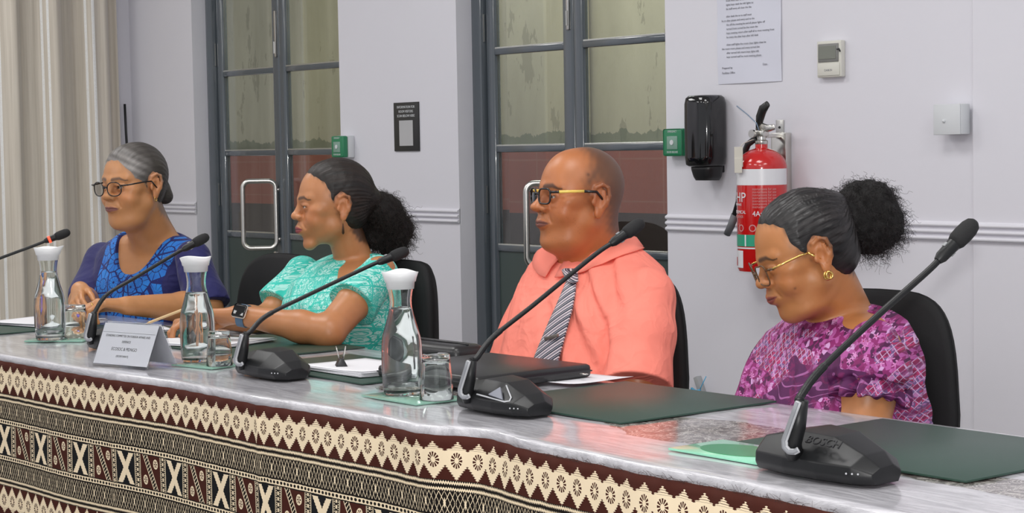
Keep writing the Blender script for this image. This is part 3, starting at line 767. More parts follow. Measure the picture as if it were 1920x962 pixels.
# exit button by the left door
x0, z0 = wallxz(660, 293); 
def exit_box(xc, zc, label, front=.055):
    t = thing('exit_call_point', label, 'call point', (xc, WY, zc), 0, 'green emergency door release boxes', local=True)
    mb = MB(); mb.box((-.043, -.030, -.043), (.043, 0, .043), .004); mb.build('back_box', M_white if front > .04 else M_dkg, t, auto=40)
    mb = MB(); mb.box((-.042, -front, -.042), (.042, -.030, .042), .006, seg=3); mb.build('green_front', M_dkg, t, auto=40)
    mb = MB(); mb.box((-.024, -front-.002, -.022), (.024, -front+.001, .020), .002); mb.build('break_window', M_clearg, t, auto=40)
    mb = MB(); mb.lathe([(0, 0), (.008, 0), (.008, .002), (0, .002)], n=16, M=Matrix.Translation((0, -front-.002, 0)) @ Matrix.Rotation(PI/2, 4, 'X')); mb.build('press_dot', M_white, t)
    for k, z in enumerate((.031, -.033)): text_mesh('EMERGENCY' if k == 0 else 'DOOR RELEASE', .009, M_white, 'sign_lettering', Matrix(((1, 0, 0, 0), (0, 0, -1, -front-.0003), (0, 1, 0, z), (0, 0, 0, 1))), t, .0002, sx=.8)
    return t
p_ = wallxz(646, 275, WY-.05); exit_box(D1[1]+.055, p_[1], 'green and white release box beside the left door')
p_ = wallxz(1268, 267); exit_box(p_[0]+.02, p_[1], 'green release box touching the black soap dispenser', .036)
# black sign (the code on it is left out)
x0, z1 = wallxz(740, 193); x1, z0 = wallxz(788, 283)
t = thing('black_sign', 'small black notice plate between the two doors', 'sign', ((x0+x1)/2, WY, (z0+z1)/2), 0, local=True); w = (x1-x0)/2; h = (z1-z0)/2
mb = MB(); mb.box((-w, -.006, -h), (w, 0, h), .001); mb.build('plate', mat('sign_black', (.02, .02, .02), .4, var=.02), t, auto=40)
mb = MB(); mb.box((-w*.55, -.0068, -h*.78), (w*.55, -.0058, h*.26)); mb.build('white_panel', mat('sign_pale_grey', (.45, .45, .46), .5, var=.05), t)
for k, (tx, z) in enumerate((('INFORMATION FOR', .76), ('ROOM VISITORS', .58), ('SCAN BELOW HERE', .40))): text_mesh(tx, .0135, M_white, 'sign_lettering', Matrix(((1, 0, 0, 0), (0, 0, -1, -.0062), (0, 1, 0, h*z), (0, 0, 0, 1))), t, .0003, sx=.95)
# posted notice
x0, _ = wallxz(1347, 80); x1, z0 = wallxz(1467, 152); z1 = z0+.42*.9
t = thing('posted_notice', 'white printed sheet taped high on the wall', 'notice', (x0, WY, z0), 0, local=True); w = x1-x0; h = z1-z0
V = []; Fc = []; N = 10
for i in range(N+1):
    for j in range(N+1): V.append((w*i/N, -.002-.003*abs(math.sin(j*.6+i*.3)), h*j/N))
Fc = [(i*(N+1)+j, (i+1)*(N+1)+j, (i+1)*(N+1)+j+1, i*(N+1)+j+1) for i in range(N) for j in range(N)]
link_mesh('sheet', V, Fc, mat('notice_paper', (.66, .67, .76), .55, var=.02), t, True)
M_inkg = mat('grey_ink', (.16, .16, .19), .6, var=0); R_ = random.Random(5)
R2 = random.Random(9)
words = 'the room must be left clean and all lights turned off after every meeting please return the keys to the front desk staff'.split()
z = h-.02; k = 0
while z > .075:
    n = 7+R2.randint(0, 3)
    if k % 6 == 5: z -= .010
    line = ' '.join(R2.choice(words) for _ in range(n)); ind = 0 if k % 6 == 0 else .02
    o = text_mesh(line, .0088, M_inkg, 'printed_line', Matrix(((1, 0, 0, .02+ind), (0, 0, -1, -.0054), (0, 1, 0, z), (0, 0, 0, 1))), t, .0001, align='LEFT', sx=1.0)
    mx = max(v.co.x for v in o.data.vertices); lim = w-.02
    if mx > lim:
        f_ = (lim-.02-ind)/(mx-.02-ind)
        for v in o.data.vertices: v.co.x = .02+ind+(v.co.x-.02-ind)*f_
    z -= .0125; k += 1
for x_, zz, s_ in ((.02, .045, 'Prepared by'), (w*.72, .05, 'Date'), (.02, .030, 'Facilities Office')):
    text_mesh(s_, .009, M_inkg, 'printed_line', Matrix(((1, 0, 0, x_), (0, 0, -1, -.0054), (0, 1, 0, zz), (0, 0, 0, 1))), t, .0001, align='LEFT')
# wall controller
x0, z1 = wallxz(1531, 78, WY-.02); x1, z0 = wallxz(1577, 144, WY-.02)
M_ivory = mat('ivory_plastic', (.64, .63, .57), .4, var=.02)
t = thing('wall_controller', 'ivory air conditioner controller with grey display on the wall', 'controller', ((x0+x1)/2, WY, (z0+z1)/2), 0, local=True); w = (x1-x0)/2; h = (z1-z0)/2
mb = MB(); mb.box((-w, -.02, -h), (w, 0, h), .004, seg=3); mb.build('housing', M_ivory, t, auto=40)
mb = MB(); mb.box((-w*.86, -.0225, -h*.16), (w*.82, -.019, h*.84), .002); mb.build('bezel', mat('grey_bezel', (.20, .20, .19), .4), t, auto=40); bez = t.children[-1]
mb = MB(); mb.box((-w*.76, -.0235, 0), (w*.62, -.022, h*.72), .001); mb.build('display', mat('lcd_grey', (.19, .20, .17), .25), bez)
mb = MB(); mb.box((-w*.9, -.0225, -h*.9), (w*.9, -.0195, -h*.22), .002); mb.build('cover_flap', M_ivory, t, auto=40)
text_mesh('DAIKIN', .009, M_inkg, 'maker_lettering', Matrix(((1, 0, 0, 0), (0, 0, -1, -.0226), (0, 1, 0, -h*.66), (0, 0, 0, 1))), t, .0002)
mb = MB(); mb.tube([(w*.8, -.026, h*.50), (w*.98, -.027, h*.52), (w*1.02, -.024, h*.36)], .0022, 8); mb.build('hook', M_black, t, smooth=True)
# soap dispenser
x0, z1 = wallxz(1290, 180, WY-.07); x1, z0 = wallxz(1350, 312, WY-.07); zb = wallxz(1320, 338, WY-.05)[1]
M_gloss = mat('glossy_black_plastic', (.006, .006, .007), .07, var=0, spec=.7)
xc = (x0+x1)/2-.012; w = .058; h = z1-z0
t = thing('soap_dispenser', 'glossy black dispenser on the wall left of the extinguisher', 'dispenser', (xc, WY, z0), 0, local=True)
def superel(w, d, n=40, e=3.2): return [(w*abs(math.cos(a_))**(2/e)*(1 if math.cos(a_) > 0 else -1), d*abs(math.sin(a_))**(2/e)*(1 if math.sin(a_) > 0 else -1)) for a_ in np.linspace(0, 2*PI, n, endpoint=False)]
def loft(mb, secs, n=40, e=3.2):
    V = []; m_ = len(secs)
    for (cx_, cy_, z_, w_, d_) in secs: V += [(cx_+a_, cy_+b_, z_) for a_, b_ in superel(w_, d_, n, e)]
    Fc = [tuple(range(n))[::-1], tuple(range((m_-1)*n, m_*n))]
    for i in range(m_-1):
        for k in range(n): Fc.append((i*n+k, i*n+(k+1) % n, (i+1)*n+(k+1) % n, (i+1)*n+k))
    mb.add(V, Fc); return mb
mb = MB(); loft(mb, [(0, -.05, .0, w*.80, .046), (0, -.052, .006, w*.93, .052), (0, -.052, .03, w, .053), (0, -.052, h*.5, w*1.02, .053), (0, -.052, h-.025, w, .053), (0, -.052, h-.008, w*.94, .050), (0, -.052, h, w*.78, .043)]); mb.build('housing', M_gloss, t, smooth=True)
mb = MB(); loft(mb, [(0, -.045, zb-z0, .034, .030), (0, -.045, zb-z0+.012, .040, .036), (0, -.047, -.01, .044, .040), (0, -.047, .004, .046, .040)]); mb.build('nozzle', M_black, t, smooth=True)
mb = MB(); mb.box((-.022, -.012, -.02), (.03, 0, h-.02), .003); mb.build('wall_plate', M_black, t)
mb = MB(); mb.lathe([(0, 0), (.0035, 0), (.0035, .002), (0, .002)], n=12, M=Matrix.Translation((-.040, -.096, .115)) @ Matrix.Rotation(PI/2, 4, 'X')); mb.build('indicator', M_steel, t)
text_mesh('tork', .016, M_grey, 'maker_lettering', Matrix(((1, 0, 0, 0), (0, 0, -1, -.081), (0, 1, 0, -.012), (0, 0, 0, 1))), t, .0004)
# small white box high on the right
x0, z1 = wallxz(1768, 196, WY-.03); x1, z0 = wallxz(1803, 252, WY-.03)
t = thing('junction_box', 'small white surface box with round screw high on the right wall', 'box', ((x0+x1)/2, WY-.012, (z0+z1)/2), 0, local=True); w = .045; h = (z1-z0)/2
mb = MB(); mb.box((-w, -.036, -h), (w, 0, h), .003); mb.build('housing', M_white, t, auto=40)
mb = MB(); mb.box((-w, -.041, -h), (w*.96, -.036, h), .0015); mb.build('lid', M_white, t, auto=40)
mb = MB(); mb.ball((-w*.2, -.042, -h*.1), .005, 12); mb.build('screw', M_white, t, smooth=True)
# wall bracket
x0, z1 = wallxz(1457, 226); x1, z0 = wallxz(1470, 262)
t = thing('wall_bracket', 'small steel bracket plate right of the extinguisher handle', 'bracket', ((x0+x1)/2, WY, (z0+z1)/2), 0, local=True)
mb = MB(); mb.box((-.015, -.004, -.03), (.015, 0, .03), .001); mb.box((.008, -.022, -.030), (.011, -.003, -.012), .0005); mb.build('plate', M_steel, t, auto=40)
mb = MB(); mb.lathe([(0, 0), (.004, 0), (.003, .003), (0, .003)], n=12, M=Matrix.Translation((0, -.004, .008)) @ Matrix.Rotation(PI/2, 4, 'X')); mb.build('screw', M_black, t)
# lower bracket with a blue tie
p_ = wallxz(1318, 722)
t = thing('cable_bracket', 'low grey clip with blue tie between the man and the woman in purple', 'bracket', (p_[0], WY, p_[1]), 0, local=True)
mb = MB(); mb.box((-.012, -.02, -.03), (.006, 0, .03), .002, M=Matrix.Rotation(math.radians(-25), 4, 'Y')); mb.build('grey_clip', mat('grey_clip', (.36, .37, .38), .4), t, auto=40)
mb = MB(); mb.tube([(.004, -.022, -.02), (.018, -.024, .0), (.035, -.02, .032)], .0016, 6); mb.tube([(-.03, -.02, -.012), (-.01, -.024, -.018), (.012, -.024, -.014)], .0045, 6); mb.build('blue_tie', mat('blue_plastic', (.08, .38, .62), .4), t, smooth=True)

# fire extinguisher
YC = WY-.095
x0, zt = wallxz(1385, 283, YC); x1, zb = wallxz(1474, 507, YC)
xc = (x0+x1)/2; Rr = .0735; H = .385; zb = aty(1430, 507, YC)[2]; zt = aty(1430, 277, YC)[2]; H = zt-zb
t = thing('fire_extinguisher', 'red fire extinguisher with white and green labels hanging on the wall', 'fire extinguisher', (xc, YC, zb), 0, local=True)
m, b = new_mat('extinguisher_red'); setin(b, 'Base Color', (.55, .010, .010)); setin(b, 'Roughness', .18); setin(b, 'Coat Weight', .7); M_er = m
mb = MB(); mb.lathe([(0, .004), (Rr-.012, .004), (Rr-.012, 0), (Rr-.004, 0), (Rr, .010), (Rr, H*.84)]+[(Rr*math.cos(a_), H*.84+(H*.16)*math.sin(a_)) for a_ in np.linspace(.1, 1.2, 8)]+[(.018, H*.998), (.018, H*1.03), (0, H*1.03)], n=48); cyl = mb.build('cylinder', M_er, t, auto=50)
# label bands as thin wraps
def wrap(z0, z1, a0, a1, m_, name, dr=.0006):
    n = 30; V = []
    for i in range(n+1):
        a_ = math.radians(a0+(a1-a0)*i/n)
        for r_, z_ in ((Rr+dr, z0), (Rr+dr, z1)): V.append((r_*math.sin(a_), -r_*math.cos(a_), z_))
    o = link_mesh(name, V, [(2*i, 2*i+2, 2*i+3, 2*i+1) for i in range(n)], m_, cyl, True); return o
M_lw = mat('label_white', (.74, .74, .77), .3, var=.01); M_lg = mat('label_green', (.03, .33, .20), .3, var=.02); M_lr = mat('label_red', (.50, .012, .015), .3, var=.02)
M_lp = mat('label_pink_print', (.62, .30, .30), .4, var=.1)
wrap(H*.70, H*.83, -120, 120, M_lw, 'white_band'); wrap(H*.205, H*.30, -120, 30, M_lg, 'green_band'); wrap(H*.185, H*.197, -120, 120, M_lw, 'thin_white_line', .0007)
wrap(H*.03, H*.17, -110, -5, M_lw, 'small_white_label', .0007); wrap(H*.045, H*.115, -100, -30, M_lr, 'red_patch', .0011)
wrap(H*.205, H*.30, -47, -42, M_lw, 'white_divider', .0011); wrap(H*.205, H*.30, 1, 5, M_lw, 'white_divider', .0011)
def curved_text(txt, size, z, a0, m_, sx=1.0, name='label_lettering'):
    o = text_mesh(txt, size, m_, name, Matrix.Identity(4), cyl, .0002, align='LEFT', sx=sx)
    for v in o.data.vertices:
        a_ = math.radians(a0)+v.co.x/Rr; zz = z+v.co.y; r_ = Rr+.0012+v.co.z; v.co = (r_*math.sin(a_), -r_*math.cos(a_), zz)
vw = 38   # degrees from -y towards the camera side
curved_text('A-HP', .040, H*.565, -64, M_lw, 1.0)
curved_text('HIGH PERFORMANCE', .0085, H*.535, -60, M_lw, .8); curved_text('DRY CHEMICAL', .0135, H*.47, -58, M_lw, .85); curved_text('EXTINGUISHER', .011, H*.435, -58, M_lp, .95)
curved_text('4A:60B:E', .022, H*.45, 22, M_lw, .9)
for k in range(7): curved_text('instructions for use', .010, H*(.66-.024*k), 22, M_lp, .9)
curved_text('STEP 1', .016, H*.36, -50, M_lp); curved_text('O  O', .030, H*.325, -20, M_lp)
# valve, handles, hose, tag
mb = MB(); mb.lathe([(.0, H*1.02), (.017, H*1.02), (.019, H*1.035), (.019, H*1.055), (.013, H*1.065), (.013, H*1.11), (0, H*1.11)], n=20); mb.box((-.022, -.013, H*1.09), (.020, .013, H*1.14), .003); valve = mb.build('valve', M_steel, t, auto=40)
mb = MB(); mb.tube([(-.018, 0, H*1.14), (.01, -.004, H*1.17), (.035, -.01, H*1.155), (.068, -.015, H*1.165)], [.011, .012, .011, .008], 10, flat=.35); mb.build('carry_handle', M_steel, t, smooth=True)
mb = MB(); mb.tube([(-.012, 0, H*1.16), (-.002, -.004, H*1.24), (.016, -.010, H*1.31), (.045, -.018, H*1.355)], [.010, .015, .015, .009], 10, flat=.45); mb.build('squeeze_lever', mat('dark_lever', (.05, .05, .05), .25, .6), t, smooth=True)
mb = MB(); mb.lathe([(0, 0), (.012, 0), (.012, .008), (0, .008)], n=16, M=Matrix.Translation((-.012, -.022, H*1.115)) @ Matrix.Rotation(PI/2, 4, 'X')); mb.build('pressure_gauge', M_steel, valve, auto=40)
mb = MB(); mb.tube([(-.07, -.03, H*1.345), (-.03, -.025, H*1.27), (.0, -.02, H*1.20), (.01, -.02, H*1.14)], .0016, 6); mb.build('blue_pull_seal', mat('blue_grey_tie', (.20, .27, .38), .5), t, smooth=True)
mb = MB(); mb.tube([(-.02, .0, H*1.08), (-.055, .0, H*1.03), (-.080, -.002, H*.90), (-.0865, -.004, H*.70), (-.0900, -.005, H*.56), (-.108, -.006, H*.43)], [.009, .0095, .0095, .0095, .0095, .010], 12); hose = mb.build('hose', M_black, t, smooth=True)
mb = MB(); mb.tube([(-.105, -.006, H*.45), (-.122, -.006, H*.36), (-.140, -.006, H*.285)], [.012, .0115, .0105], 12); mb.build('hose_nozzle', mat('grey_nozzle', (.13, .135, .15), .5), hose, smooth=True)
mb = MB(); mb.box((-.030, -.0825, H*.85), (.004, -.081, H*1.01), .0006); mb.box((-.028, -.084, H*.80), (.002, -.0827, H*.92), .0006); mb.tube([(-.012, -.020, H*1.07), (-.013, -.06, H*1.04), (-.013, -.0818, H*1.0)], .0012, 5); mb.build('inspection_tag', mat('tag_cream', (.62, .59, .52), .5), t)
mb = MB(); mb.box((-.03, .07, H*.3), (.03, .095, H*1.12), .003); mb.box((-.012, .01, H*1.08), (.012, .09, H*1.11), .002); mb.build('wall_hook', M_steel, t, auto=40)

# ------------------------------------------------------------------ chairs
M_fab = mat('black_chair_fabric', (.010, .010, .011), .9, bscale=900, bstr=.5, bdist=.0005, var=.1)
M_gst = mat('bright_green_sticker', (.06, .62, .04), .4, var=.05)
def chair():
    t = thing('conference_chair', '', 'chair', (0, 0, 0), 0, 'black fabric conference chairs behind the table', local=True)
    mb = MB(); V = []; Fc = []; NX, NZ = 16, 16; W_, H_ = .225, .25; sec = []
    def pt(u, v, s):   # u,v in -1..1 ; superellipse outline, curved pad
        r = max(abs(u), abs(v)); a_ = math.atan2(v, u); 
        return None
    # pad from a superellipse outline shrunk to the centre in rings, front and back
    n = 48; rings = [(1.0, 0), (.985, .012), (.93, .020), (.7, .024), (.35, .026), (.02, .027)]
    def ring(f_, dy, sg):
        out = []
        for a_, b_ in superel(W_*f_, H_*f_, n, 4.0):
            zz = .70+b_; ww = a_*(1-.10*(b_/H_)*1.0 if b_ > 0 else 1+.0*b_); yy = .045*(1-(a_/W_)**2)*1.0+.06*(zz-.45)
            out.append((ww, .20+yy+sg*dy, zz))
        return out
    seq = [ring(f_, dy, -1) for f_, dy in rings[::-1]]+[ring(f_, dy, 1) for f_, dy in rings]
    V = [p for r_ in seq for p in r_]; m_ = len(seq)
    Fc = [tuple(range(n))[::-1], tuple(range((m_-1)*n, m_*n))]
    for i in range(m_-1):
        for k in range(n): Fc.append((i*n+k, i*n+(k+1) % n, (i+1)*n+(k+1) % n, (i+1)*n+k))
    bk_ = link_mesh('backrest', V, Fc, M_fab, t, True)
    mb = MB(); mb.box((.14, .252, .475), (.228, .262, .515), .002); mb.box((.196, .17, .475), (.232, .256, .515), .002); mb.build('green_sticker', M_gst, bk_)
    mb = MB(); mb.box((-.235, -.24, .43), (.235, .23, .49), .028, seg=4); mb.build('seat', M_fab, t, smooth=True)
    mb = MB(); mb.tube([(0, .18, .42), (0, .285, .44), (0, .295, .60), (0, .285, .80)], [.016]*4, 8); mb.build('back_support', M_black, t, smooth=True)
    for sx_ in (-1, 1):
        for sy_ in (-1, 1):
            mb = MB(); mb.tube([(sx_*.20, sy_*.19, .435), (sx_*.22, sy_*.22, .012)], .012, 10); mb.build('leg', M_black, t, smooth=True)
    return t
ch0 = chair()
for i, (px, pz, rzc, lb) in enumerate(((1737, 3.87, 8, 'black chair of the woman in purple, its back at her right side'),
                          (1240, 4.56, 8, 'black chair mostly hidden by the man in coral'),
                          (782, 5.27, -4, 'black chair with green sticker behind the carafe nearest the camera'),
                          (556, 5.70, 0, 'black chair showing left of the woman in turquoise'),
                          (345, 6.35, 0, 'black chair hidden behind the woman in blue'))):
    q = atd(px, 600, pz); loc = (q[0]-.13, q[1]-.22, 0)
    if i == 0: c_ = ch0; c_.location = loc; c_.rotation_euler.z = math.radians(rzc); c_['label'] = lb
    else: dup(ch0, loc, math.radians(rzc), lb)

# ------------------------------------------------------------------ implicit surfaces for bodies, hair and clothes
def smin(a, b, k):
    h = np.clip(.5+.5*(b-a)/k, 0, 1); return b+(a-b)*h-k*h*(1-h)
def smax(a, b, k): return -smin(-a, -b, k)
def ell(P, c, r, M=None):
    q = P-np.asarray(c)
    if M is not None: q = q @ M
    r = np.asarray(r, float); k0 = np.sqrt(((q/r)**2).sum(1)); k1 = np.sqrt(((q/r**2)**2).sum(1))+1e-9
    return k0*(k0-1)/k1
def rcone(P, a, b, ra, rb):
    a = np.asarray(a, float); b = np.asarray(b, float); ab = b-a; t = np.clip(((P-a) @ ab)/(ab @ ab), 0, 1)
    q = P-a-t[:, None]*ab; return np.sqrt((q*q).sum(1))-(ra+(rb-ra)*t)
class Prim:
    def __init__(s, f, c, R, k=.01, op='U'): s.f = f; s.c = np.asarray(c, float); s.R = R; s.k = k; s.op = op
def pcone(a, b, ra, rb, k=.01, op='U'):
    a = np.asarray(a, float); b = np.asarray(b, float)
    return Prim(lambda P: rcone(P, a, b, ra, rb), (a+b)/2, np.linalg.norm(b-a)/2+max(ra, rb), k, op)
def pell(c, r, M=None, k=.01, op='U'): return Prim(lambda P: ell(P, c, r, M), c, max(r), k, op)
def evaluate(prims, P, c=None, hd=0):
    d = np.full(len(P), .08)
    for p in prims:
        if c is not None and p.R < 5 and np.linalg.norm(p.c-c)-p.R-hd > .05: continue
        v = p.f(P)
        if p.op == 'U': d = smin(d, v, p.k)
        elif p.op == 'S': d = smax(d, -v, p.k)
        elif p.op == 'I': d = smax(d, v, p.k)
        elif p.op == 'D': d = d+v
    return d
def surface(prims, res, B=14):
    lo = np.min([p.c-p.R for p in prims if p.op == 'U' and p.R < 5], axis=0)-.02; hi = np.max([p.c+p.R for p in prims if p.op == 'U' and p.R < 5], axis=0)+.02
    bs = B*res; nb = np.ceil((hi-lo)/bs).astype(int); N = nb*B+4
    hd = bs*math.sqrt(3)/2
    G = np.stack(np.meshgrid(*[np.arange(n) for n in nb], indexing='ij'), -1).reshape(-1, 3)
    C = lo+(G+.5)*bs
    near = np.zeros(len(C), bool)
    for p in prims:
        if p.op == 'U' and p.R < 5: near |= np.linalg.norm(C-p.c, axis=1) < p.R+hd+.02
    G = G[near]; C = C[near]; dc = np.concatenate([evaluate(prims, C[i:i+20000]) for i in range(0, len(C), 20000)]) if len(C) else []
    keep = np.abs(dc) < hd*1.25+.014; G = G[keep]; C = C[keep]
    ar = np.arange(B+2); L = np.stack(np.meshgrid(ar, ar, ar, indexing='ij'), -1)
    gid = lambda I: (I[..., 0]*N[1]+I[..., 1])*N[2]+I[..., 2]
    ids = []; pos = []; quads = []
    offs = np.array([(i, j, k) for i in (0, 1) for j in (0, 1) for k in (0, 1)])
    edges = [(a, b) for a in range(8) for b in range(a+1, 8) if np.abs(offs[a]-offs[b]).sum() == 1]
    for g, c in zip(G, C):
        I = L+g*B; P = lo+I*res
        D = evaluate(prims, P.reshape(-1, 3), c, hd*1.2).reshape(B+2, B+2, B+2)
        S = D < 0
        if S.all() or not S.any(): continue
        n = B+1; cs = [S[o[0]:o[0]+n, o[1]:o[1]+n, o[2]:o[2]+n] for o in offs]
        cnt = sum(x.astype(np.int8) for x in cs); act = (cnt > 0) & (cnt < 8)
        a3 = np.argwhere(act)
        if len(a3):
            own = (a3 < B).all(1); a3o = a3[own]
            vals = np.stack([D[a3o[:, 0]+o[0], a3o[:, 1]+o[1], a3o[:, 2]+o[2]] for o in offs], 1)
            acc = np.zeros((len(a3o), 3)); num = np.zeros(len(a3o))
            for a_, b_ in edges:
                va, vb = vals[:, a_], vals[:, b_]; m_ = (va < 0) != (vb < 0); t = np.where(m_, va/(va-vb+1e-20), 0)
                acc += np.where(m_[:, None], offs[a_]+(offs[b_]-offs[a_])*t[:, None], 0); num += m_
            if len(a3o): ids.append(gid(a3o+g*B)); pos.append(lo+(a3o+g*B+acc/num[:, None])*res)
        # edges owned by corners 1..B (local) so that all four cells lie in or before this block
        for ax in range(3):
            e = [0, 0, 0]; e[ax] = 1
            A = S[:B+1, :B+1, :B+1]; Bq = S[e[0]:e[0]+B+1, e[1]:e[1]+B+1, e[2]:e[2]+B+1]
            q = np.argwhere(A != Bq); u, v = [(1, 2), (2, 0), (0, 1)][ax]
            q = q[(q[:, ax] < B) & (q[:, u] >= 1) & (q[:, v] >= 1)]
            if not len(q): continue
            du = np.zeros(3, int); du[u] = 1; dv = np.zeros(3, int); dv[v] = 1; Q = q+g*B
            f4 = np.stack([gid(Q-du-dv), gid(Q-dv), gid(Q), gid(Q-du)], 1)
            s_ = A[q[:, 0], q[:, 1], q[:, 2]]; f4[~s_] = f4[~s_][:, ::-1]; quads.append(f4)
    ids = np.concatenate(ids); pos = np.concatenate(pos); quads = np.concatenate(quads)
    o = np.argsort(ids); ids = ids[o]; pos = pos[o]
    ix = np.searchsorted(ids, quads); ix = np.clip(ix, 0, len(ids)-1); ok = (ids[ix] == quads).all(1)
    return pos, ix[ok]
def quad_mesh(name, V, Q, m, parent, col=None, attr=None, smooth=True):
    V = V-np.array(parent['_org']); me = bpy.data.meshes.new(name)
    me.vertices.add(len(V)); me.vertices.foreach_set('co', V.astype(np.float32).ravel())
    me.loops.add(len(Q)*4); me.loops.foreach_set('vertex_index', Q.astype(np.int32).ravel())
    me.polygons.add(len(Q)); me.polygons.foreach_set('loop_start', np.arange(0, len(Q)*4, 4, dtype=np.int32)); me.polygons.foreach_set('loop_total', np.full(len(Q), 4, dtype=np.int32))
    me.polygons.foreach_set('use_smooth', np.ones(len(Q), bool)); me.update(calc_edges=True); me.validate()
    me.materials.append(m)
    if col is not None:
        a = me.color_attributes.new('Col', 'FLOAT_COLOR', 'POINT'); a.data.foreach_set('color', np.concatenate([col, np.ones((len(col), 1))], 1).astype(np.float32).ravel())
    if attr is not None:
        a = me.attributes.new('Bf', 'FLOAT_VECTOR', 'POINT'); a.data.foreach_set('vector', attr.astype(np.float32).ravel())
    o = bpy.data.objects.new(name, me); COL.objects.link(o); o.parent = parent; return o
def axes(theta):   # facing angle away from the camera: front and left directions in the world
    t = math.radians(theta); return -math.sin(t)*_rh-math.cos(t)*_fh, math.cos(t)*_rh-math.sin(t)*_fh
def headR(theta, nod=0, roll=0):
    fr, le = axes(theta); a = math.radians(nod); f2 = fr*math.cos(a)-_up*math.sin(a); u2 = _up*math.cos(a)+fr*math.sin(a)
    r = math.radians(roll); l3 = le*math.cos(r)+u2*math.sin(r); u3 = u2*math.cos(r)-le*math.sin(r)
    return np.stack([l3, -f2, u3], 1)
def hairline(Q, poly, ear=True, er=(.023, .036), ec=(.018, .000)):
    # signed distance (inside > 0) to the hair region drawn in the side view of the head, minus the ear
    pl = [(poly[0][0]-.05, poly[0][1]+.06)]+list(poly)+[(.2, -.16), (.25, .25), (-.1, .25)]; y, z = Q[:, 1], Q[:, 2]
    d = np.full(len(Q), 9.0); ins = np.zeros(len(Q), bool); n = len(pl)
    for i in range(n):
        ay, az = pl[i]; by, bz = pl[(i+1) % n]; ey, ez = by-ay, bz-az; t = np.clip(((y-ay)*ey+(z-az)*ez)/(ey*ey+ez*ez), 0, 1)
        d = np.minimum(d, np.hypot(y-ay-t*ey, z-az-t*ez)); c_ = (az > z) != (bz > z); ins ^= c_ & (y < ay+(z-az)/(ez if ez else 1e-9)*ey)
    d = np.where(ins, d, -d)
    if ear: 
        k = np.hypot((y-ec[0])/er[0], (z-ec[1])/er[1]); d = np.where(np.abs(Q[:, 0]) > .04, np.minimum(d, (k-1)*er[0]), d)
    return d
HP = dict(jw=1., cheek=1., nose=1., nw=1., lip=1., chin=1., fat=0., open=.0046, brow=1., smile=0., ear=1., earz=0., fore=0., muz=0., mw=1.)
def lip_shape(x, z, p):
    l = p['lip']; W = .0265*p['mw']; t = np.clip(x/W, 0, 1); zm = -.0598+p['smile']*t*t-.0012*np.exp(-(x/.004)**2)
    prof = np.sqrt(np.clip(1-t*t, 0, 1)); hU = .0082*l*prof*(1-.10*np.exp(-(x/.0045)**2))+1e-5; hL = .0105*l*prof**1.1+1e-5
    a = (z-zm)/hU; b = (zm-z)/hL
    up = np.where((a >= 0) & (a <= 1.25), np.clip(1-(a/1.25)**2, 0, 1), 0); dn = np.where((b > 0) & (b <= 1.35), np.clip(1-((b-.45)/.9)**2, 0, 1), 0)
    hu = .0030*l*np.sqrt(np.clip(up, 0, 1))*prof**.7; hl = .0038*l*np.sqrt(np.clip(dn, 0, 1))*prof**.7
    hg = .0026*np.exp(-((z-zm)/.0013)**2)*(x < W*1.10)*(1-np.clip(x/W/1.1, 0, 1)**6)
    inside = np.clip((1-a)*4, 0, 1)*(a >= 0)+np.clip((1-b)*4, 0, 1)*(b > 0)
    return hu, hl, hg, np.clip(inside, 0, 1)*(x < W)
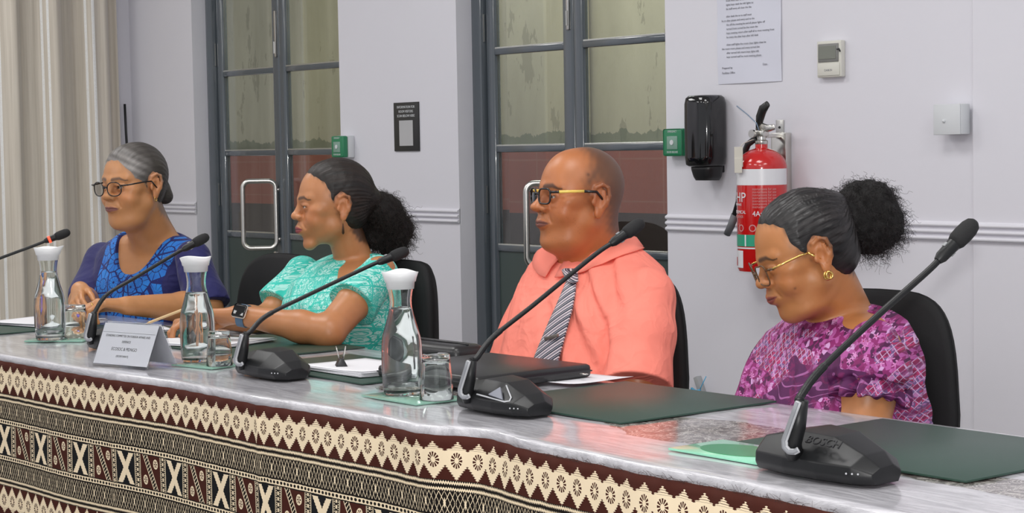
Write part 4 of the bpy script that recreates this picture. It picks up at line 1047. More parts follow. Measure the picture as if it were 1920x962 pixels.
def head_fn(Q, p):
    x = np.abs(Q[:, 0]); P = np.stack([x, Q[:, 1], Q[:, 2]], 1); y = P[:, 1]; z = P[:, 2]
    jw, nw, n = p['jw'], p['nw'], p['nose']
    d = ell(P, (0, .024, .030), (.0765, .0965, .090))
    d = smin(d, ell(P, (0, -.020-p['fore'], .012), (.066, .062, .092)), .025)
    d = smin(d, ell(P, (0, -.022, -.056), (.056*jw, .058, .050)), .022)
    d = smin(d, ell(P, (.043*jw, .004, -.056), (.021, .022, .024)), .022)
    d = smin(d, ell(P, (0, -.064-.004*(p['chin']-1), -.102), (.025*p['chin'], .018, .018)), .020)
    d = smin(d, ell(P, (.036, -.052, -.034), (.027*p['cheek'], .024*p['cheek'], .028)), .018)
    d = smin(d, ell(P, (.052, -.040, -.008), (.018, .022, .014)), .016)
    d = smin(d, ell(P, (0, -.072-p['muz'], -.056), (.033, .024, .024)), .016)
    d = smin(d, rcone(P, (.006, -.077, .022), (.046, -.060, .026), .0095*p['brow'], .008), .014)
    if p['fat']: d = smin(d, ell(P, (0, -.030, -.100), (.050*jw, .045, .012+.022*p['fat'])), .03)
    d = smax(d, -ell(P, (.033, -.092, .001), (.019, .017, .0125)), .012)
    d = smin(d, rcone(P, (0, -.0765, .016), (0, -.094-.008*(n-1), -.018), .0080, .0105*n), .010)
    d = smin(d, ell(P, (0, -.0985-.012*(n-1), -.0225), (.0130*nw, .0115*n, .0105)), .007)
    d = smin(d, ell(P, (.0148*nw, -.0890, -.0262), (.0092*nw, .0110, .0088)), .006)
    d = smax(d, -ell(P, (.0080*nw, -.0950, -.0352), (.0042, .0062, .0036)), .003)
    d = smax(d, -rcone(P, (.022*nw, -.090, -.030), (.034, -.080, -.056), .0016, .001), .007)
    # eye: lids over the ball, almond opening
    ox = (x-.0315)/.0135; oz = (z-.0015-.0012*ox)/p['open']; opn = (ox*ox+oz*oz-1)*p['open']*.6
    lid = np.sqrt(((P-np.array([.0315, -.0665, .0015]))**2).sum(1))-.0152
    lid = smax(lid, -smax(opn, y+.072, .001), .0012)
    d = smin(d, lid, .005)
    d = smin(d, rcone(P, (.019, -.0800, .0085), (.044, -.0715, .0075), .0022, .0022), .006)
    d = np.minimum(d, np.sqrt(((P-np.array([.0315, -.0665, .0015]))**2).sum(1))-.0132)
    hu, hl, hg, inside = lip_shape(x, z, p); fr_ = np.clip((-.045-y)/.01, 0, 1)
    d = d-(hu+hl-hg)*fr_; mz = p['muz']
    d = smax(d, -ell(P, (0, -.094-mz, -.0800), (.016, .005, .004)), .010)
    # ear
    e = p['ear']; E0 = np.array([.0715, .020, -.004+p['earz']]); q = (P-E0)/e
    ear = ell(q, (.0055, .004, .000), (.0050, .015, .026)) 
    ear = smax(ear, -ell(q, (.0125, -.001, -.001), (.0065, .0085, .013)), .003)
    pts = [(.002, -.011, .010), (.0060, -.006, .024), (.0100, .006, .030), (.0125, .017, .024), (.0125, .020, .008), (.0105, .016, -.008), (.008, .008, -.020)]
    for a_, b_ in zip(pts[:-1], pts[1:]): ear = smin(ear, rcone(q, a_, b_, .0034, .0034), .003)
    ear = smin(ear, ell(q, (.0060, .000, -.026), (.0044, .0080, .0095)), .006)
    ear = smin(ear, ell(q, (.0065, -.0115, -.004), (.0035, .0040, .0062)), .004)
    for a_, b_ in (((.010, .010, .016), (.0105, .012, -.004)), ((.0105, .012, -.004), (.009, .006, -.014))): ear = smin(ear, rcone(q, a_, b_, .0028, .0026), .004)
    d = smin(d, ear*e, .005)
    return d
def prim_head(c, R, s, p, k=.02):
    c = np.asarray(c, float)
    return Prim(lambda P: head_fn((P-c) @ R/s, p)*s, c, .17*s, k)
def head_cols(V, c, R, s, p, base, lipc, browc, gaze=(0, 0), stubble=None, beard=None, iris=(.035, .018, .010), extra=None):
    Q = (V-np.asarray(c)) @ R/s; x = np.abs(Q[:, 0]); y, z = Q[:, 1], Q[:, 2]; P = np.stack([x, y, z], 1)
    col = np.tile(np.array(base, float), (len(V), 1)); inh = (np.abs(Q) < .16).all(1)
    def put(mask, cc, a=1.0):
        w = (np.clip(mask, 0, 1)*a*inh)[:, None]; col[:] = col*(1-w)+np.array(cc)*w
    # warm cheeks, nose and ears; darker tone round the eyes
    b = np.array(base); put(np.exp(-((ell(P, (.040, -.060, -.022), (.022, .02, .02))).clip(0)/.012)**2), b*np.array([1.10, .90, .86]), .45)
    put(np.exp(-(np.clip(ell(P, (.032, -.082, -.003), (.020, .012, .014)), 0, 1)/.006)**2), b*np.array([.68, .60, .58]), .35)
    put((x > .070) & (y > .0) & (z > -.04) & (z < .04), b*np.array([1.05, .88, .84]), .6)
    hu, hl, hg, inside = lip_shape(x, z, p); fm = (y < -.045)*1.0
    put(inside*fm, lipc); put(np.clip(hg/.0022, 0, 1)*fm, np.array(lipc)*.25, .85)
    # brows
    bz = np.interp(x, [.010, .024, .036, .050], [.0250, .0272, .0285, .0215]); th = np.interp(x, [.008, .014, .036, .056], [.0020, .0052, .0044, .0014])*p['brow']
    nz = np.sin(x*2600+z*900)*.5+.5
    put((1-np.clip((np.abs(z-bz)-th*.5)/(th*.9+1e-5), 0, 1))*(x > .009)*(x < .057)*(y < -.040), browc, .85)
    # eyes
    ce = np.array([.0315, -.0665, .0015]); db = np.sqrt(((P-ce)**2).sum(1)); ox = (x-.0315)/.0135; oz = (z-.0015-.0012*ox)/p['open']; inn = (db < .0141) & (ox*ox+oz*oz < 1.0) & (y < -.072)
    put(inn, (.42, .36, .31))
    ir = (Q[:, 0]-np.sign(Q[:, 0])*.0315-gaze[0]); r = np.sqrt(ir**2+(z-.0015-gaze[1])**2)
    put(inn & (r < .0064), iris); put(inn & (r < .0026), (.003, .003, .003))
    edge = (db < .0158) & (ox*ox+oz*oz < 1.75) & (y < -.070) & ~inn; put(edge & (z > .001), b*.22, .9); put(edge & (z <= .001), b*.55, .6)
    put(ell(P, (.0080*p['nw'], -.0950, -.0352), (.0052, .0070, .0048)) < 0, b*.16, .85)
    if stubble is not None:
        dd = hairline(Q, stubble[1], stubble[4] if len(stubble) > 4 else True); sf = stubble[3]; nz = np.sin(Q[:, 0]*310+Q[:, 2]*250)*np.sin(Q[:, 1]*290+Q[:, 0]*200)*.0035
        put(1/(1+np.exp(-(dd+nz)/sf)), stubble[0], stubble[2])
    if beard: put((ell(P, (0, -.05, -.075), (.050, .055, .035)) < .0)*1.0, beard[0], beard[1])
    if extra: extra(Q, put)
    return col
def skin_mat(name, rough=.40):
    m, b = new_mat(name); n = E.nt.nodes.new('ShaderNodeAttribute'); n.attribute_name = 'Col'
    c = E(n.outputs['Color']); a_ = noise(30, 4); 
    v = E.nt.nodes.new('ShaderNodeMix'); v.data_type = 'RGBA'; v.blend_type = 'MULTIPLY'; v.inputs[0].default_value = 1
    E.nt.links.new(c.v, v.inputs[6]); E.nt.links.new(ramp(a_, [(.3, (.93, .92, .92)), (.7, (1.03, 1.02, 1.02))]).v, v.inputs[7])
    setin(b, 'Base Color', E(v.outputs[2])); setin(b, 'Roughness', rough); setin(b, 'Specular IOR Level', .5)
    setin(b, 'Subsurface Weight', .12); b.inputs['Subsurface Radius'].default_value = (.01, .004, .002); setin(b, 'Subsurface Scale', .6)
    bump(b, noise(420, 3)+noise(1100, 2)*.6, .10, .0006); return m
def hand_prims(wrist, fdir, ndir, side, curls, s=1.0, spread=1.0, thumb=(.5, .35, .3), k=.004):
    """wrist, direction to the fingers, palm-side normal; side=+1 thumb on cross(f,n) side"""
    w = np.asarray(wrist, float); f = np.asarray(fdir, float); f = f/np.linalg.norm(f); n = np.asarray(ndir, float); n = n-f*(n @ f); n /= np.linalg.norm(n); t = np.cross(f, n)*side
    out = []; tips = []
    for i, u in enumerate((.030, .011, -.009, -.027)):
        kn = w+f*(.088-.005*abs(i-1.2))*s+t*u*s
        out.append(pcone(w+f*.012*s+t*u*.55*s, kn, .0145*s, .0112*s, .012))
    out.append(pcone(w-f*.01*s, w+f*.05*s+t*.012*s+n*.004*s, .0215*s, .017*s, .012))
    out.append(pcone(w+f*.018*s+t*.018*s+n*.006*s, w+f*.055*s+t*.026*s+n*.008*s, .015*s, .013*s, .012))
    for i, (u, L, r) in enumerate(((.030, (.040, .025, .020), .0090), (.011, (.044, .028, .021), .0092), (-.009, (.041, .026, .020), .0088), (-.027, (.032, .020, .018), .0078))):
        c = curls[i]; p0 = w+f*(.088-.005*abs(i-1.2))*s+t*u*s; a = 0; sp = u*.9*spread
        for j in range(3):
            a += c[j]; dirn = (f*math.cos(a)+n*math.sin(a))+t*sp*(1 if j == 0 else .4); dirn /= np.linalg.norm(dirn)
            p1 = p0+dirn*L[j]*s; out.append(pcone(p0, p1, (r-.0006*j)*s, (r-.0006*(j+1))*s, .0035 if j else .006)); p0 = p1
        tips.append(p0)
    a0, a1, a2 = thumb; b0 = w+f*.026*s+t*.026*s+n*.008*s; d0 = f*math.cos(a0)+t*math.sin(a0)+n*.25; d0 /= np.linalg.norm(d0); b1 = b0+d0*.036*s
    d1 = f*math.cos(a1)+t*math.sin(a1)*.6+n*.45; d1 /= np.linalg.norm(d1); b2 = b1+d1*.030*s; d2 = f*math.cos(a2)+n*.55; d2 /= np.linalg.norm(d2); b3 = b2+d2*.024*s
    out += [pcone(b0, b1, .0135*s, .0110*s, .010), pcone(b1, b2, .0105*s, .0095*s, .004), pcone(b2, b3, .0096*s, .0078*s, .004)]
    return out, tips+[b3]
class Torso:
    def __init__(s, rows, theta, ex=2.4):
        s.fr, s.le = axes(theta); s.ex = ex; T = []; t = math.radians(theta)
        for (xl, xr, py, Z, ratio) in rows:
            c = atd((xl+xr)/2, py, Z); w = (xr-xl)/2*Z/F; a = w/math.sqrt(math.cos(t)**2+(ratio*math.sin(t))**2); T.append((c[2], c[0], c[1], a, a*ratio))
        T.sort(); s.T = np.array(T)
    def extend(s, z, grow=1.0):
        r = s.T[0].copy(); r[0] = z; r[3] *= grow; r[4] *= grow; s.T = np.vstack([r, s.T]); return s
    def body(s, P):   # body-frame coordinates
        z = P[:, 2]; T = s.T; cx = np.interp(z, T[:, 0], T[:, 1]); cy = np.interp(z, T[:, 0], T[:, 2]); q = P-np.stack([cx, cy, z], 1)
        return q @ s.le, q @ s.fr, z
    def dist(s, P, off=0.0):
        u, v, z = s.body(P); T = s.T; a = np.interp(z, T[:, 0], T[:, 3])+off; b = np.interp(z, T[:, 0], T[:, 4])+off
        f = ((np.abs(u)/a)**s.ex+(np.abs(v)/b)**s.ex)**(1/s.ex); d = (f-1)*np.minimum(a, b)
        return smax(smax(d, z-T[-1, 0]-off, .03), T[0, 0]-z-off, .03)
    def prim(s, off=0.0, k=.03):
        T = s.T; c = T[:, :3].mean(0)[[1, 2, 0]]; R = (T[-1, 0]-T[0, 0])/2+.33; c[2] = (T[-1, 0]+T[0, 0])/2
        return Prim(lambda P: s.dist(P, off), c, R, k)
def cloth_attr(V, T): u, v, z = T.body(V); return np.stack([u, v, z], 1)
def curl_mesh(name, roots, dirs, L, hr, m, parent, rad=.0009, turns=4, sides=3, n=26, grav=.3, seed=1, spread=.3):
    r_ = np.random.default_rng(seed); V = []; Q = []; off = 0
    for p, d in zip(roots, dirs):
        d = d+r_.normal(0, spread, 3); d /= np.linalg.norm(d); a = np.cross(d, r_.normal(0, 1, 3)); a /= np.linalg.norm(a); b = np.cross(d, a)
        l = L*r_.uniform(.55, 1.15); h = hr*r_.uniform(.6, 1.5); tn = turns*r_.uniform(.7, 1.3); ph = r_.uniform(0, 6.28); t = np.linspace(0, 1, n)[:, None]
        bend = r_.normal(0, .25, 3)
        c = p+d*l*t+(bend*l-np.array([0, 0, grav*l]))*t*t+(a*np.cos(t*tn*6.283+ph)+b*np.sin(t*tn*6.283+ph)-a*math.cos(ph)-b*math.sin(ph))*h*(.4+.6*t)
        tg = np.gradient(c, axis=0); tg /= np.linalg.norm(tg, axis=1)[:, None]; e1 = np.cross(tg, np.array([.3, .5, .81])); e1 /= np.linalg.norm(e1, axis=1)[:, None]+1e-9; e2 = np.cross(tg, e1)
        rr = rad*(1-.5*t)
        ring = np.stack([c+(e1*math.cos(6.283*k/sides)+e2*math.sin(6.283*k/sides))*rr for k in range(sides)], 1).reshape(-1, 3); V.append(ring)
        i = np.arange(n-1)[:, None]*sides; k = np.arange(sides)[None]; k2 = (k+1) % sides
        Q.append(np.stack([i+k, i+k2, i+sides+k2, i+sides+k], -1).reshape(-1, 4)+off); off += n*sides
    o = quad_mesh(name, np.concatenate(V), np.concatenate(Q), m, parent); return o

# ------------------------------------------------------------------ people
M_skin = skin_mat('skin')
def hair_mat(name, c0, c1, T, sc=90, rough=.42):
    m, b = new_mat(name); n = E.nt.nodes.new('ShaderNodeAttribute'); n.attribute_name = 'Bf'; st = noise(1.0, 5, n.outputs['Vector'], .65)
    setin(b, 'Base Color', mixc(ramp(st, [(.35, (0, 0, 0)), (.65, (1, 1, 1))]), c0, c1)); setin(b, 'Roughness', rough); setin(b, 'Specular IOR Level', .45); bump(b, st, .5, .003); return m
def hair_prims(c, R, s, p, yl, thick, T, freq=70, amp=.0010, lump=0.0):
    c = np.asarray(c, float); T = np.asarray(T, float)
    def f(P):
        Q = (P-c) @ R/s; x = np.abs(Q[:, 0]); y, z = Q[:, 1], Q[:, 2]
        d = ell(np.stack([x, y, z], 1), (0, .024, .030), (.0765, .0965, .090))
        d = smin(d, ell(np.stack([x, y, z], 1), (0, -.020-p['fore'], .012), (.066, .062, .092)), .025)
        d = smin(d, ell(np.stack([x, y, z], 1), (0, .040, -.035), (.056, .050, .045)), .03)
        dd = hairline(Q, yl)+.0022*np.sin(Q[:, 0]*260+z*190)*np.sin(y*230)
        q = Q-T; az = np.arctan2(q[:, 2], q[:, 0]); el = np.arctan2(np.sqrt(q[:, 0]**2+q[:, 2]**2), -q[:, 1])
        str_ = np.sin(az*freq+3*np.sin(el*5))*.6+np.sin(az*freq*2.3+1)*.4
        t = np.clip(dd*.20, -.006, 0)+thick*(1-np.exp(-np.clip(dd, 0, 1)*.26/thick))+np.clip(dd*30, 0, 1)*amp*str_
        if lump: t = t+lump*np.sin(x*170+y*60)*np.sin(z*150+y*90)*np.clip(dd*10, 0, 1)
        return (d-t)*s
    return Prim(f, c, .19*s, .01)
def hair_attr(V, c, R, s, T, fr=9):
    Q = (V-np.asarray(c)) @ R/s-np.asarray(T); az = np.arctan2(Q[:, 2], Q[:, 0]); el = np.arctan2(np.sqrt(Q[:, 0]**2+Q[:, 2]**2), -Q[:, 1]); return np.stack([az*fr, el*1.5, Q[:, 0]*10], 1)
def arm(sh, el, wr, rs=.050, re=.040, rw=.026, k=.02):
    sh, el, wr = [np.asarray(v, float) for v in (sh, el, wr)]; m1 = sh+(el-sh)*.45; m2 = el+(wr-el)*.30
    return [pcone(sh, m1, rs, (rs+re)/2+.004, k), pcone(m1, el, (rs+re)/2+.004, re, k), pcone(el, m2, re, re*.98, k), pcone(m2, wr, re*.98, rw, k)]
def sleeve(pts, rad, hem, axis, off, k=.014):
    pts = [np.asarray(q, float) for q in pts]; ax = np.asarray(axis, float)/np.linalg.norm(axis); hem = np.asarray(hem, float)
    def f(P):
        d = None
        for i in range(len(pts)-1):
            e = rcone(P, pts[i], pts[i+1], rad[i], rad[i+1]); d = e if d is None else smin(d, e, .02)
        return smax(d, (P-hem) @ ax-off, .003)
    return Prim(f, (pts[0]+pts[-1])/2, np.linalg.norm(pts[0]-pts[-1])/2+max(rad), k)
def wrinkle(amp, f, T, zmin=-9):
    def g(P):
        u, v, z = T.body(P); return amp*(np.sin(z*f+u*f*.8+2*np.sin(u*f*.35))*np.sin(u*f*.5-z*f*.3+v*f*.4+1.3)+.5*np.sin(u*f*1.4+z*f*.5+v*20))
    return Prim(g, (0, 0, 0), 9, 0, 'D')
def lower_body(root, T, mname, m, knee=.46, zseat=.50, width=.11, splay=.06, r=.075):
    """hips, thighs under the table, shins and shoes"""
    z0 = T.T[0]; c = np.array([z0[1], z0[2], zseat+.09]); fr = np.array([0, -1.0, 0]); le = np.array([1.0, 0, 0]); P = [pell(c-fr*.02, (.185, .15, .115), k=.03)]
    for s_ in (-1, 1):
        h = c+le*s_*width*.9+np.array([0, 0, -.01]); kn = h+fr*knee*.9+le*s_*splay*.3+np.array([0, 0, -.03]); an = kn+np.array([0, .04, -.42]); an[2] = .11
        P += [pcone(h, kn, r+.012, r-.012, .03), pcone(kn, an, r-.012, .048, .03)]
    V, Q = surface(P, .010); quad_mesh(mname, V, Q, m, root)
    for s_ in (-1, 1):
        h = c+le*s_*width*.9; kn = h+fr*knee*.9+le*s_*splay*.3; a = np.array([kn[0], kn[1]+.04, .05]); P = [pcone(a+np.array([0, .03, 0]), a+np.array([0, -.14, -.015]), .042, .034, .02), Prim(lambda P_: .004-P_[:, 2], (0, 0, 0), 9, .004, 'I')]
        V, Q = surface(P, .006); quad_mesh('shoe', V, Q, M_leather, root)
def person(label, base):
    t = thing('person', label, 'person', tuple(float(c) for c in base), 0); return t
def attr_vec(name='Bf'):
    n = E.nt.nodes.new('ShaderNodeAttribute'); n.attribute_name = name; return n.outputs['Vector']
def vec3(x, y, z):
    n = E.nt.nodes.new('ShaderNodeCombineXYZ')
    for i, a in enumerate((x, y, z)):
        a = a.v if isinstance(a, E) else a
        if isinstance(a, (int, float)): n.inputs[i].default_value = a
        else: E.nt.links.new(a, n.inputs[i])
    return n.outputs[0]
def loc2w(c, R, s, q): return np.asarray(c)+R @ (np.asarray(q, float)*s)
def tw(mb, pts, r, n=8, **k): mb.tube([tuple(p) for p in pts], r, n, **k); return mb
def creases(b, w, k=1.0):
    n1 = noise(7, 2, w, .45, 1.6); r1 = 1-abs(n1-.5)*5; n2 = noise(16, 2, w, .5, 1.0); r2 = 1-abs(n2-.5)*5; bump(b, max_(r1, 0)*1.0+max_(r2, 0)*.35+noise(600, 2)*.03, .55*k, .006)
WHO = (1, 2, 3, 4)

# glasses: built in head coordinates, then placed as a thing of their own
def glasses(c, R, s, label, m_fr, m_temple, lens_w=.024, lens_h=.019, y0=-.100, tilt=0.0, tube=.0016, rim='round', zc=.000, temple_r=.0022, back=.020, m_tip=None, gap=.0085, zt=.010, half=False, wide=.079):
    o = loc2w(c, R, s, (0, y0, zc)); t = thing('eyeglasses', label, 'glasses', tuple(float(v) for v in o), 0)
    W = lambda q: loc2w(c, R, s, q)
    e = 2.3 if rim == 'round' else 3.6
    for sg in (-1, 1):
        cx = sg*(gap+lens_w); pts = []
        for (a_, b_) in superel(lens_w, lens_h, 36, e):
            if rim == 'cat' and b_ > 0: b_ *= 1.08+.25*max(0, sg*a_/lens_w)
            pts.append((cx+a_, y0+.0009*((abs(cx+a_))/.01)**1.35+tilt*b_, zc+b_))
        mb = MB(); tw(mb, [W(p_) for p_ in pts], tube*s, 8, closed=True); rim_ = mb.build('rim', m_fr, t, smooth=True)
        ctr = np.mean(pts, axis=0); mb = MB(); n = len(pts); mb.add([tuple(W(ctr))]+[tuple(W(p_)) for p_ in pts], [(0, i+1, (i+1) % n+1) for i in range(n)]); mb.build('lens', M_lens, rim_)
        yo = y0+.0009*((gap+2*lens_w)/.01)**1.35
        hinge = (sg*(gap+2*lens_w-.001), yo, zc+zt); mb = MB(); tw(mb, [W(hinge), W((sg*wide*.96, yo+.010, zc+zt+.001))], tube*1.4*s, 8); mb.build('hinge', m_fr, t, smooth=True)
        h2 = (sg*wide*.96, yo+.010, zc+zt+.001); mid = (sg*wide, -.020, zc+zt+.003); end = (sg*(wide+.001), back-.008, zc+zt+.002); tip = (sg*(wide-.003), back+.016, zc-.012)
        mb = MB(); tw(mb, [W(h2), W(tuple((np.array(h2)+np.array(mid))/2)), W(mid)]+([W(end)] if not m_tip else []), [temple_r*s]*(3 if m_tip else 4), 8, flat=.7); tp_ = mb.build('temple', m_temple, t, smooth=True)
        mb = MB(); tw(mb, ([W(mid)] if m_tip else [])+[W(end), W(tip)], temple_r*.95*s, 8); mb.build('temple_tip', m_tip or m_temple, tp_, smooth=True)
    mb = MB(); tw(mb, [W((-gap-.001, y0, zc+.004)), W((0, y0-.003, zc+.0075)), W((gap+.001, y0, zc+.004))], tube*1.1*s, 8); mb.build('bridge', m_fr, t, smooth=True)
    return t
M_lens = glass_mat('spectacle_lens', (.93, .93, .96), 1.02)
M_gold = mat('gold', (.80, .52, .16), .22, 1, var=.03)
M_fbk = mat('dark_frame', (.012, .010, .010), .22, var=.05)


# ---- woman in blue (far left)
if 1 in WHO:
    c = atd(247, 347, 5.88); s = 1.05; TH = 37; R = headR(TH, 5, 0); p = dict(HP, jw=1.20, cheek=1.18, nw=1.22, lip=.95, fat=1.0, nose=1.0, open=.0042, ear=1.15, mw=1.08, smile=-.0015)
    skin = (.52, .240, .098); HL = [(-.080, .094), (-.064, .080), (-.054, .050), (-.042, .026), (-.016, .012), (-.004, -.006), (.000, -.020), (.036, -.030), (.046, -.060), (.060, -.095)]
    t = person('woman with greying hair in a navy dress with bright blue printed front', (float(c[0])+.1, float(c[1])+.1, 0))
    T = Torso([(225, 335, 432, 6.05, .60), (196, 372, 455, 6.05, .52), (176, 385, 485, 6.06, .50), (165, 380, 520, 6.07, .52), (160, 376, 560, 6.08, .54), (152, 380, 610, 6.10, .55), (146, 386, 660, 6.11, .56)], 33).extend(.52, 1.0)
    nb = atd(287, 440, 6.00); shN = atd(362, 486, 5.86); elN = atd(388, 578, 5.80); wrN = atd(238, 573, 5.56); shF = atd(192, 486, 6.20); elF = atd(160, 572, 6.10); wrF = atd(150, 545, 5.78)
    A = [T.prim(-.010), prim_head(c, R, s, p), pcone(loc2w(c, R, s, (0, .030, -.050)), nb, .058, .066, .025), pcone(loc2w(c, R, s, (0, .0, -.085)), nb-np.array([0, .0, .02]), .048, .066, .03),
         pell(shN, (.042,)*3, k=.05), pell(shF, (.042,)*3, k=.05)]
    A += arm(shN, elN, wrN, .050, .047, .028)+arm(shF, elF, wrF, .050, .045, .028)
    h1, tips1 = hand_prims(wrN, atd(165, 566, 5.50)-wrN, np.array([0, .2, -1.]), -1, [(.5, .7, .5), (.6, .8, .5), (.7, .8, .5), (.8, .8, .5)], .98, .6, (.2, .3, .2))
    h2, tips2 = hand_prims(wrF, atd(134, 588, 5.62)-wrF, np.array([.6, -.1, -.4]), 1, [(.25, .45, .3), (.35, .5, .3), (.45, .6, .3), (.5, .6, .3)], .95, .8, (.4, .3, .2))
    A += h1+h2
    V, Q = surface(A, .0021)
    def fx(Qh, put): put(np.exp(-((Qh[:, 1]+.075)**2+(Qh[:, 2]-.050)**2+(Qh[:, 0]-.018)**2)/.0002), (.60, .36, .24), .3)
    col = head_cols(V, c, R, s, p, skin, (.25, .085, .075), (.10, .06, .045), gaze=(-.002, 0), stubble=((.20, .15, .12), HL, .85, .003), extra=fx)
    quad_mesh('body', V, Q, M_skin, t, col)
    # hair pulled back into a low bun
    Tn = (0, .112, -.045); yl = HL
    Hh = [hair_prims(c, R, s, p, yl, .007, Tn, 60, .0007), pell(loc2w(c, R, s, (0, .108, -.030)), (.036, .036, .040), k=.02), pell(loc2w(c, R, s, (.02, .112, -.048)), (.024, .024, .024), k=.012)]
    V, Q = surface(Hh, .0024)
    m, b = new_mat('greying_hair'); st = noise(1.0, 6, attr_vec(), .7); n = E.nt.nodes.new('ShaderNodeAttribute'); n.attribute_name = 'Col'; g = sep(n.outputs['Color'])[0]
    setin(b, 'Base Color', mixc(g, mixc(st, (.012, .010, .009), (.07, .06, .052)), mixc(st, (.12, .11, .105), (.50, .47, .45)))); setin(b, 'Roughness', .45); bump(b, st, .5, .003)
    Qh = (V-c) @ R/s; gr = np.clip(1.05-(Qh[:, 1]+.05)/.075, 0, 1)*(.30+.70*np.exp(-((Qh[:, 2]-.055)/.035)**2))*(.72+.28*np.sin(Qh[:, 2]*260+Qh[:, 1]*120+Qh[:, 0]*90)); quad_mesh('hair', V, Q, m, t, np.stack([gr]*3, 1), hair_attr(V, c, R, s, Tn))
    # dress
    zc = atd(262, 516, 5.93)[2]; zt = atd(320, 412, 6.0)[2]
    uc = 0
    def neckline(P, T=T, zc=zc, uc=uc):
        u, v, z = T.body(P); zn = zc+.165*(np.abs(u-.020)/.112)**2.6; zn = np.where(v < -.02, np.maximum(zn, zt-.01), zn); return (z-zn)*.6
    G = [T.prim(0), pell(shN, (.050,)*3, k=.05), pell(shF, (.050,)*3, k=.05)]
    m1 = shN+(elN-shN)*.85; m2 = shF+(elF-shF)*.8
    G += [sleeve([shN, m1, elN+(elN-shN)*.1], [.055, .069, .074], elN, elN-shN, -.004), sleeve([shF, m2], [.055, .068], elF, elF-shF, -.01), wrinkle(.0022, 42, T), Prim(lambda P: -neckline(P), (0, 0, 0), 9, .004, 'S')]
    V, Q = surface(G, .0034)
    m, b = new_mat('blue_print_dress'); vv = attr_vec(); u, v, z = sep(vv); w3 = vec3(u, 0.0, z)
    e1 = voronoi(19, 'DISTANCE_TO_EDGE', w3, dim='3D'); f1 = voronoi(19, 'F1', w3); e2 = voronoi(58, 'DISTANCE_TO_EDGE', w3)
    ctr = voronoi(19, 'F1', w3, 'Position'); cu, cv, cz = sep(ctr.v); ang = atan2_(z-cz, u-cu)
    # radial lines from each flower centre
    rays = abs(fract(ang*(10/6.2832))-.5) < .055
    lines = (e1 < .045) | (rays & (f1 > .10)) | (f1 < .08) | band(f1, .34, .385)
    inn = u-.020
    fz = z-zc
    wn = .105*1.0
    half = .135-.02*fract(z)
    panel = (abs(inn) < (.138+abs(z-(zc-.02))*.12)) & (v > -.02)
    blue = mixc(noise(30, 3, w3), (.012, .10, .50), (.02, .28, .80)); pan = mixc(lines, blue, (.006, .012, .13))
    navy = mixc(noise(8), (.010, .010, .085), (.016, .016, .125)); setin(b, 'Base Color', mixc(panel, navy, pan)); setin(b, 'Roughness', .75); setin(b, 'Sheen Weight', .1); creases(b, vec3(u, v, z), .8)
    quad_mesh('dress', V, Q, m, t, None, cloth_attr(V, T))
    lower_body(t, T, 'skirt', mat('navy_skirt', (.012, .012, .09), .8), r=.08)
    glasses(c, R, s, 'dark round-framed eyeglasses on the woman in blue', M_fbk, M_fbk, .0255, .0205, -.104, rim='round', zc=-.001, tube=.0017, wide=.083, back=.012)
    # earring, ring, pen cap
    e_ = loc2w(c, R, s, (.0785, .017, -.038)); te = thing('earring', 'small gold hoop earring on the woman in blue', 'earring', tuple(float(v) for v in e_))
    mb = MB(); tw(mb, [e_+R @ np.array([.002, .005*math.cos(a_), -.006+.008*math.sin(a_)]) for a_ in np.linspace(0, 2*PI, 14)[:-1]], .0014, 6, closed=True); mb.build('hoop', M_gold, te, smooth=True)
    rp = wrN+(np.array(h1[1].c)-wrN)*0+0; kf = h1[8].c
    mb = MB(); fdir = (h1[6+3].c-h1[6].c); 
    rc = np.array(h1[9].c); tg = thing('finger_ring', 'gold ring on the left hand of the woman in blue', 'ring', tuple(float(v) for v in rc)); ax = Vector(h1[9].c-h1[1].c).normalized()
    Mx = Matrix.Translation(Vector(rc)) @ ax.to_track_quat('Z', 'Y').to_matrix().to_4x4(); mb = MB(); mb.lathe([(.0094, -.0015), (.0106, -.0015), (.0106, .0015), (.0094, .0015)], n=24, M=Mx, closed=True); mb.build('band', M_gold, tg, smooth=True)
    q = atd(148, 578, 5.60); tp = thing('pen', 'purple capped pen held in the fingers of the woman in blue', 'pen', tuple(float(v) for v in q))
    mb = MB(); tw(mb, [q, q+np.array([.035, -.01, -.010])], [.0075, .0065], 12); mb.build('pen_cap', mat('purple_plastic', (.14, .06, .52), .3), tp, smooth=True)
    mb = MB(); tw(mb, [q+np.array([.030, -.0085, -.0085]), q+np.array([.105, -.015, -.012])], [.004, .004], 10); mb.build('barrel', M_black, tp, smooth=True)

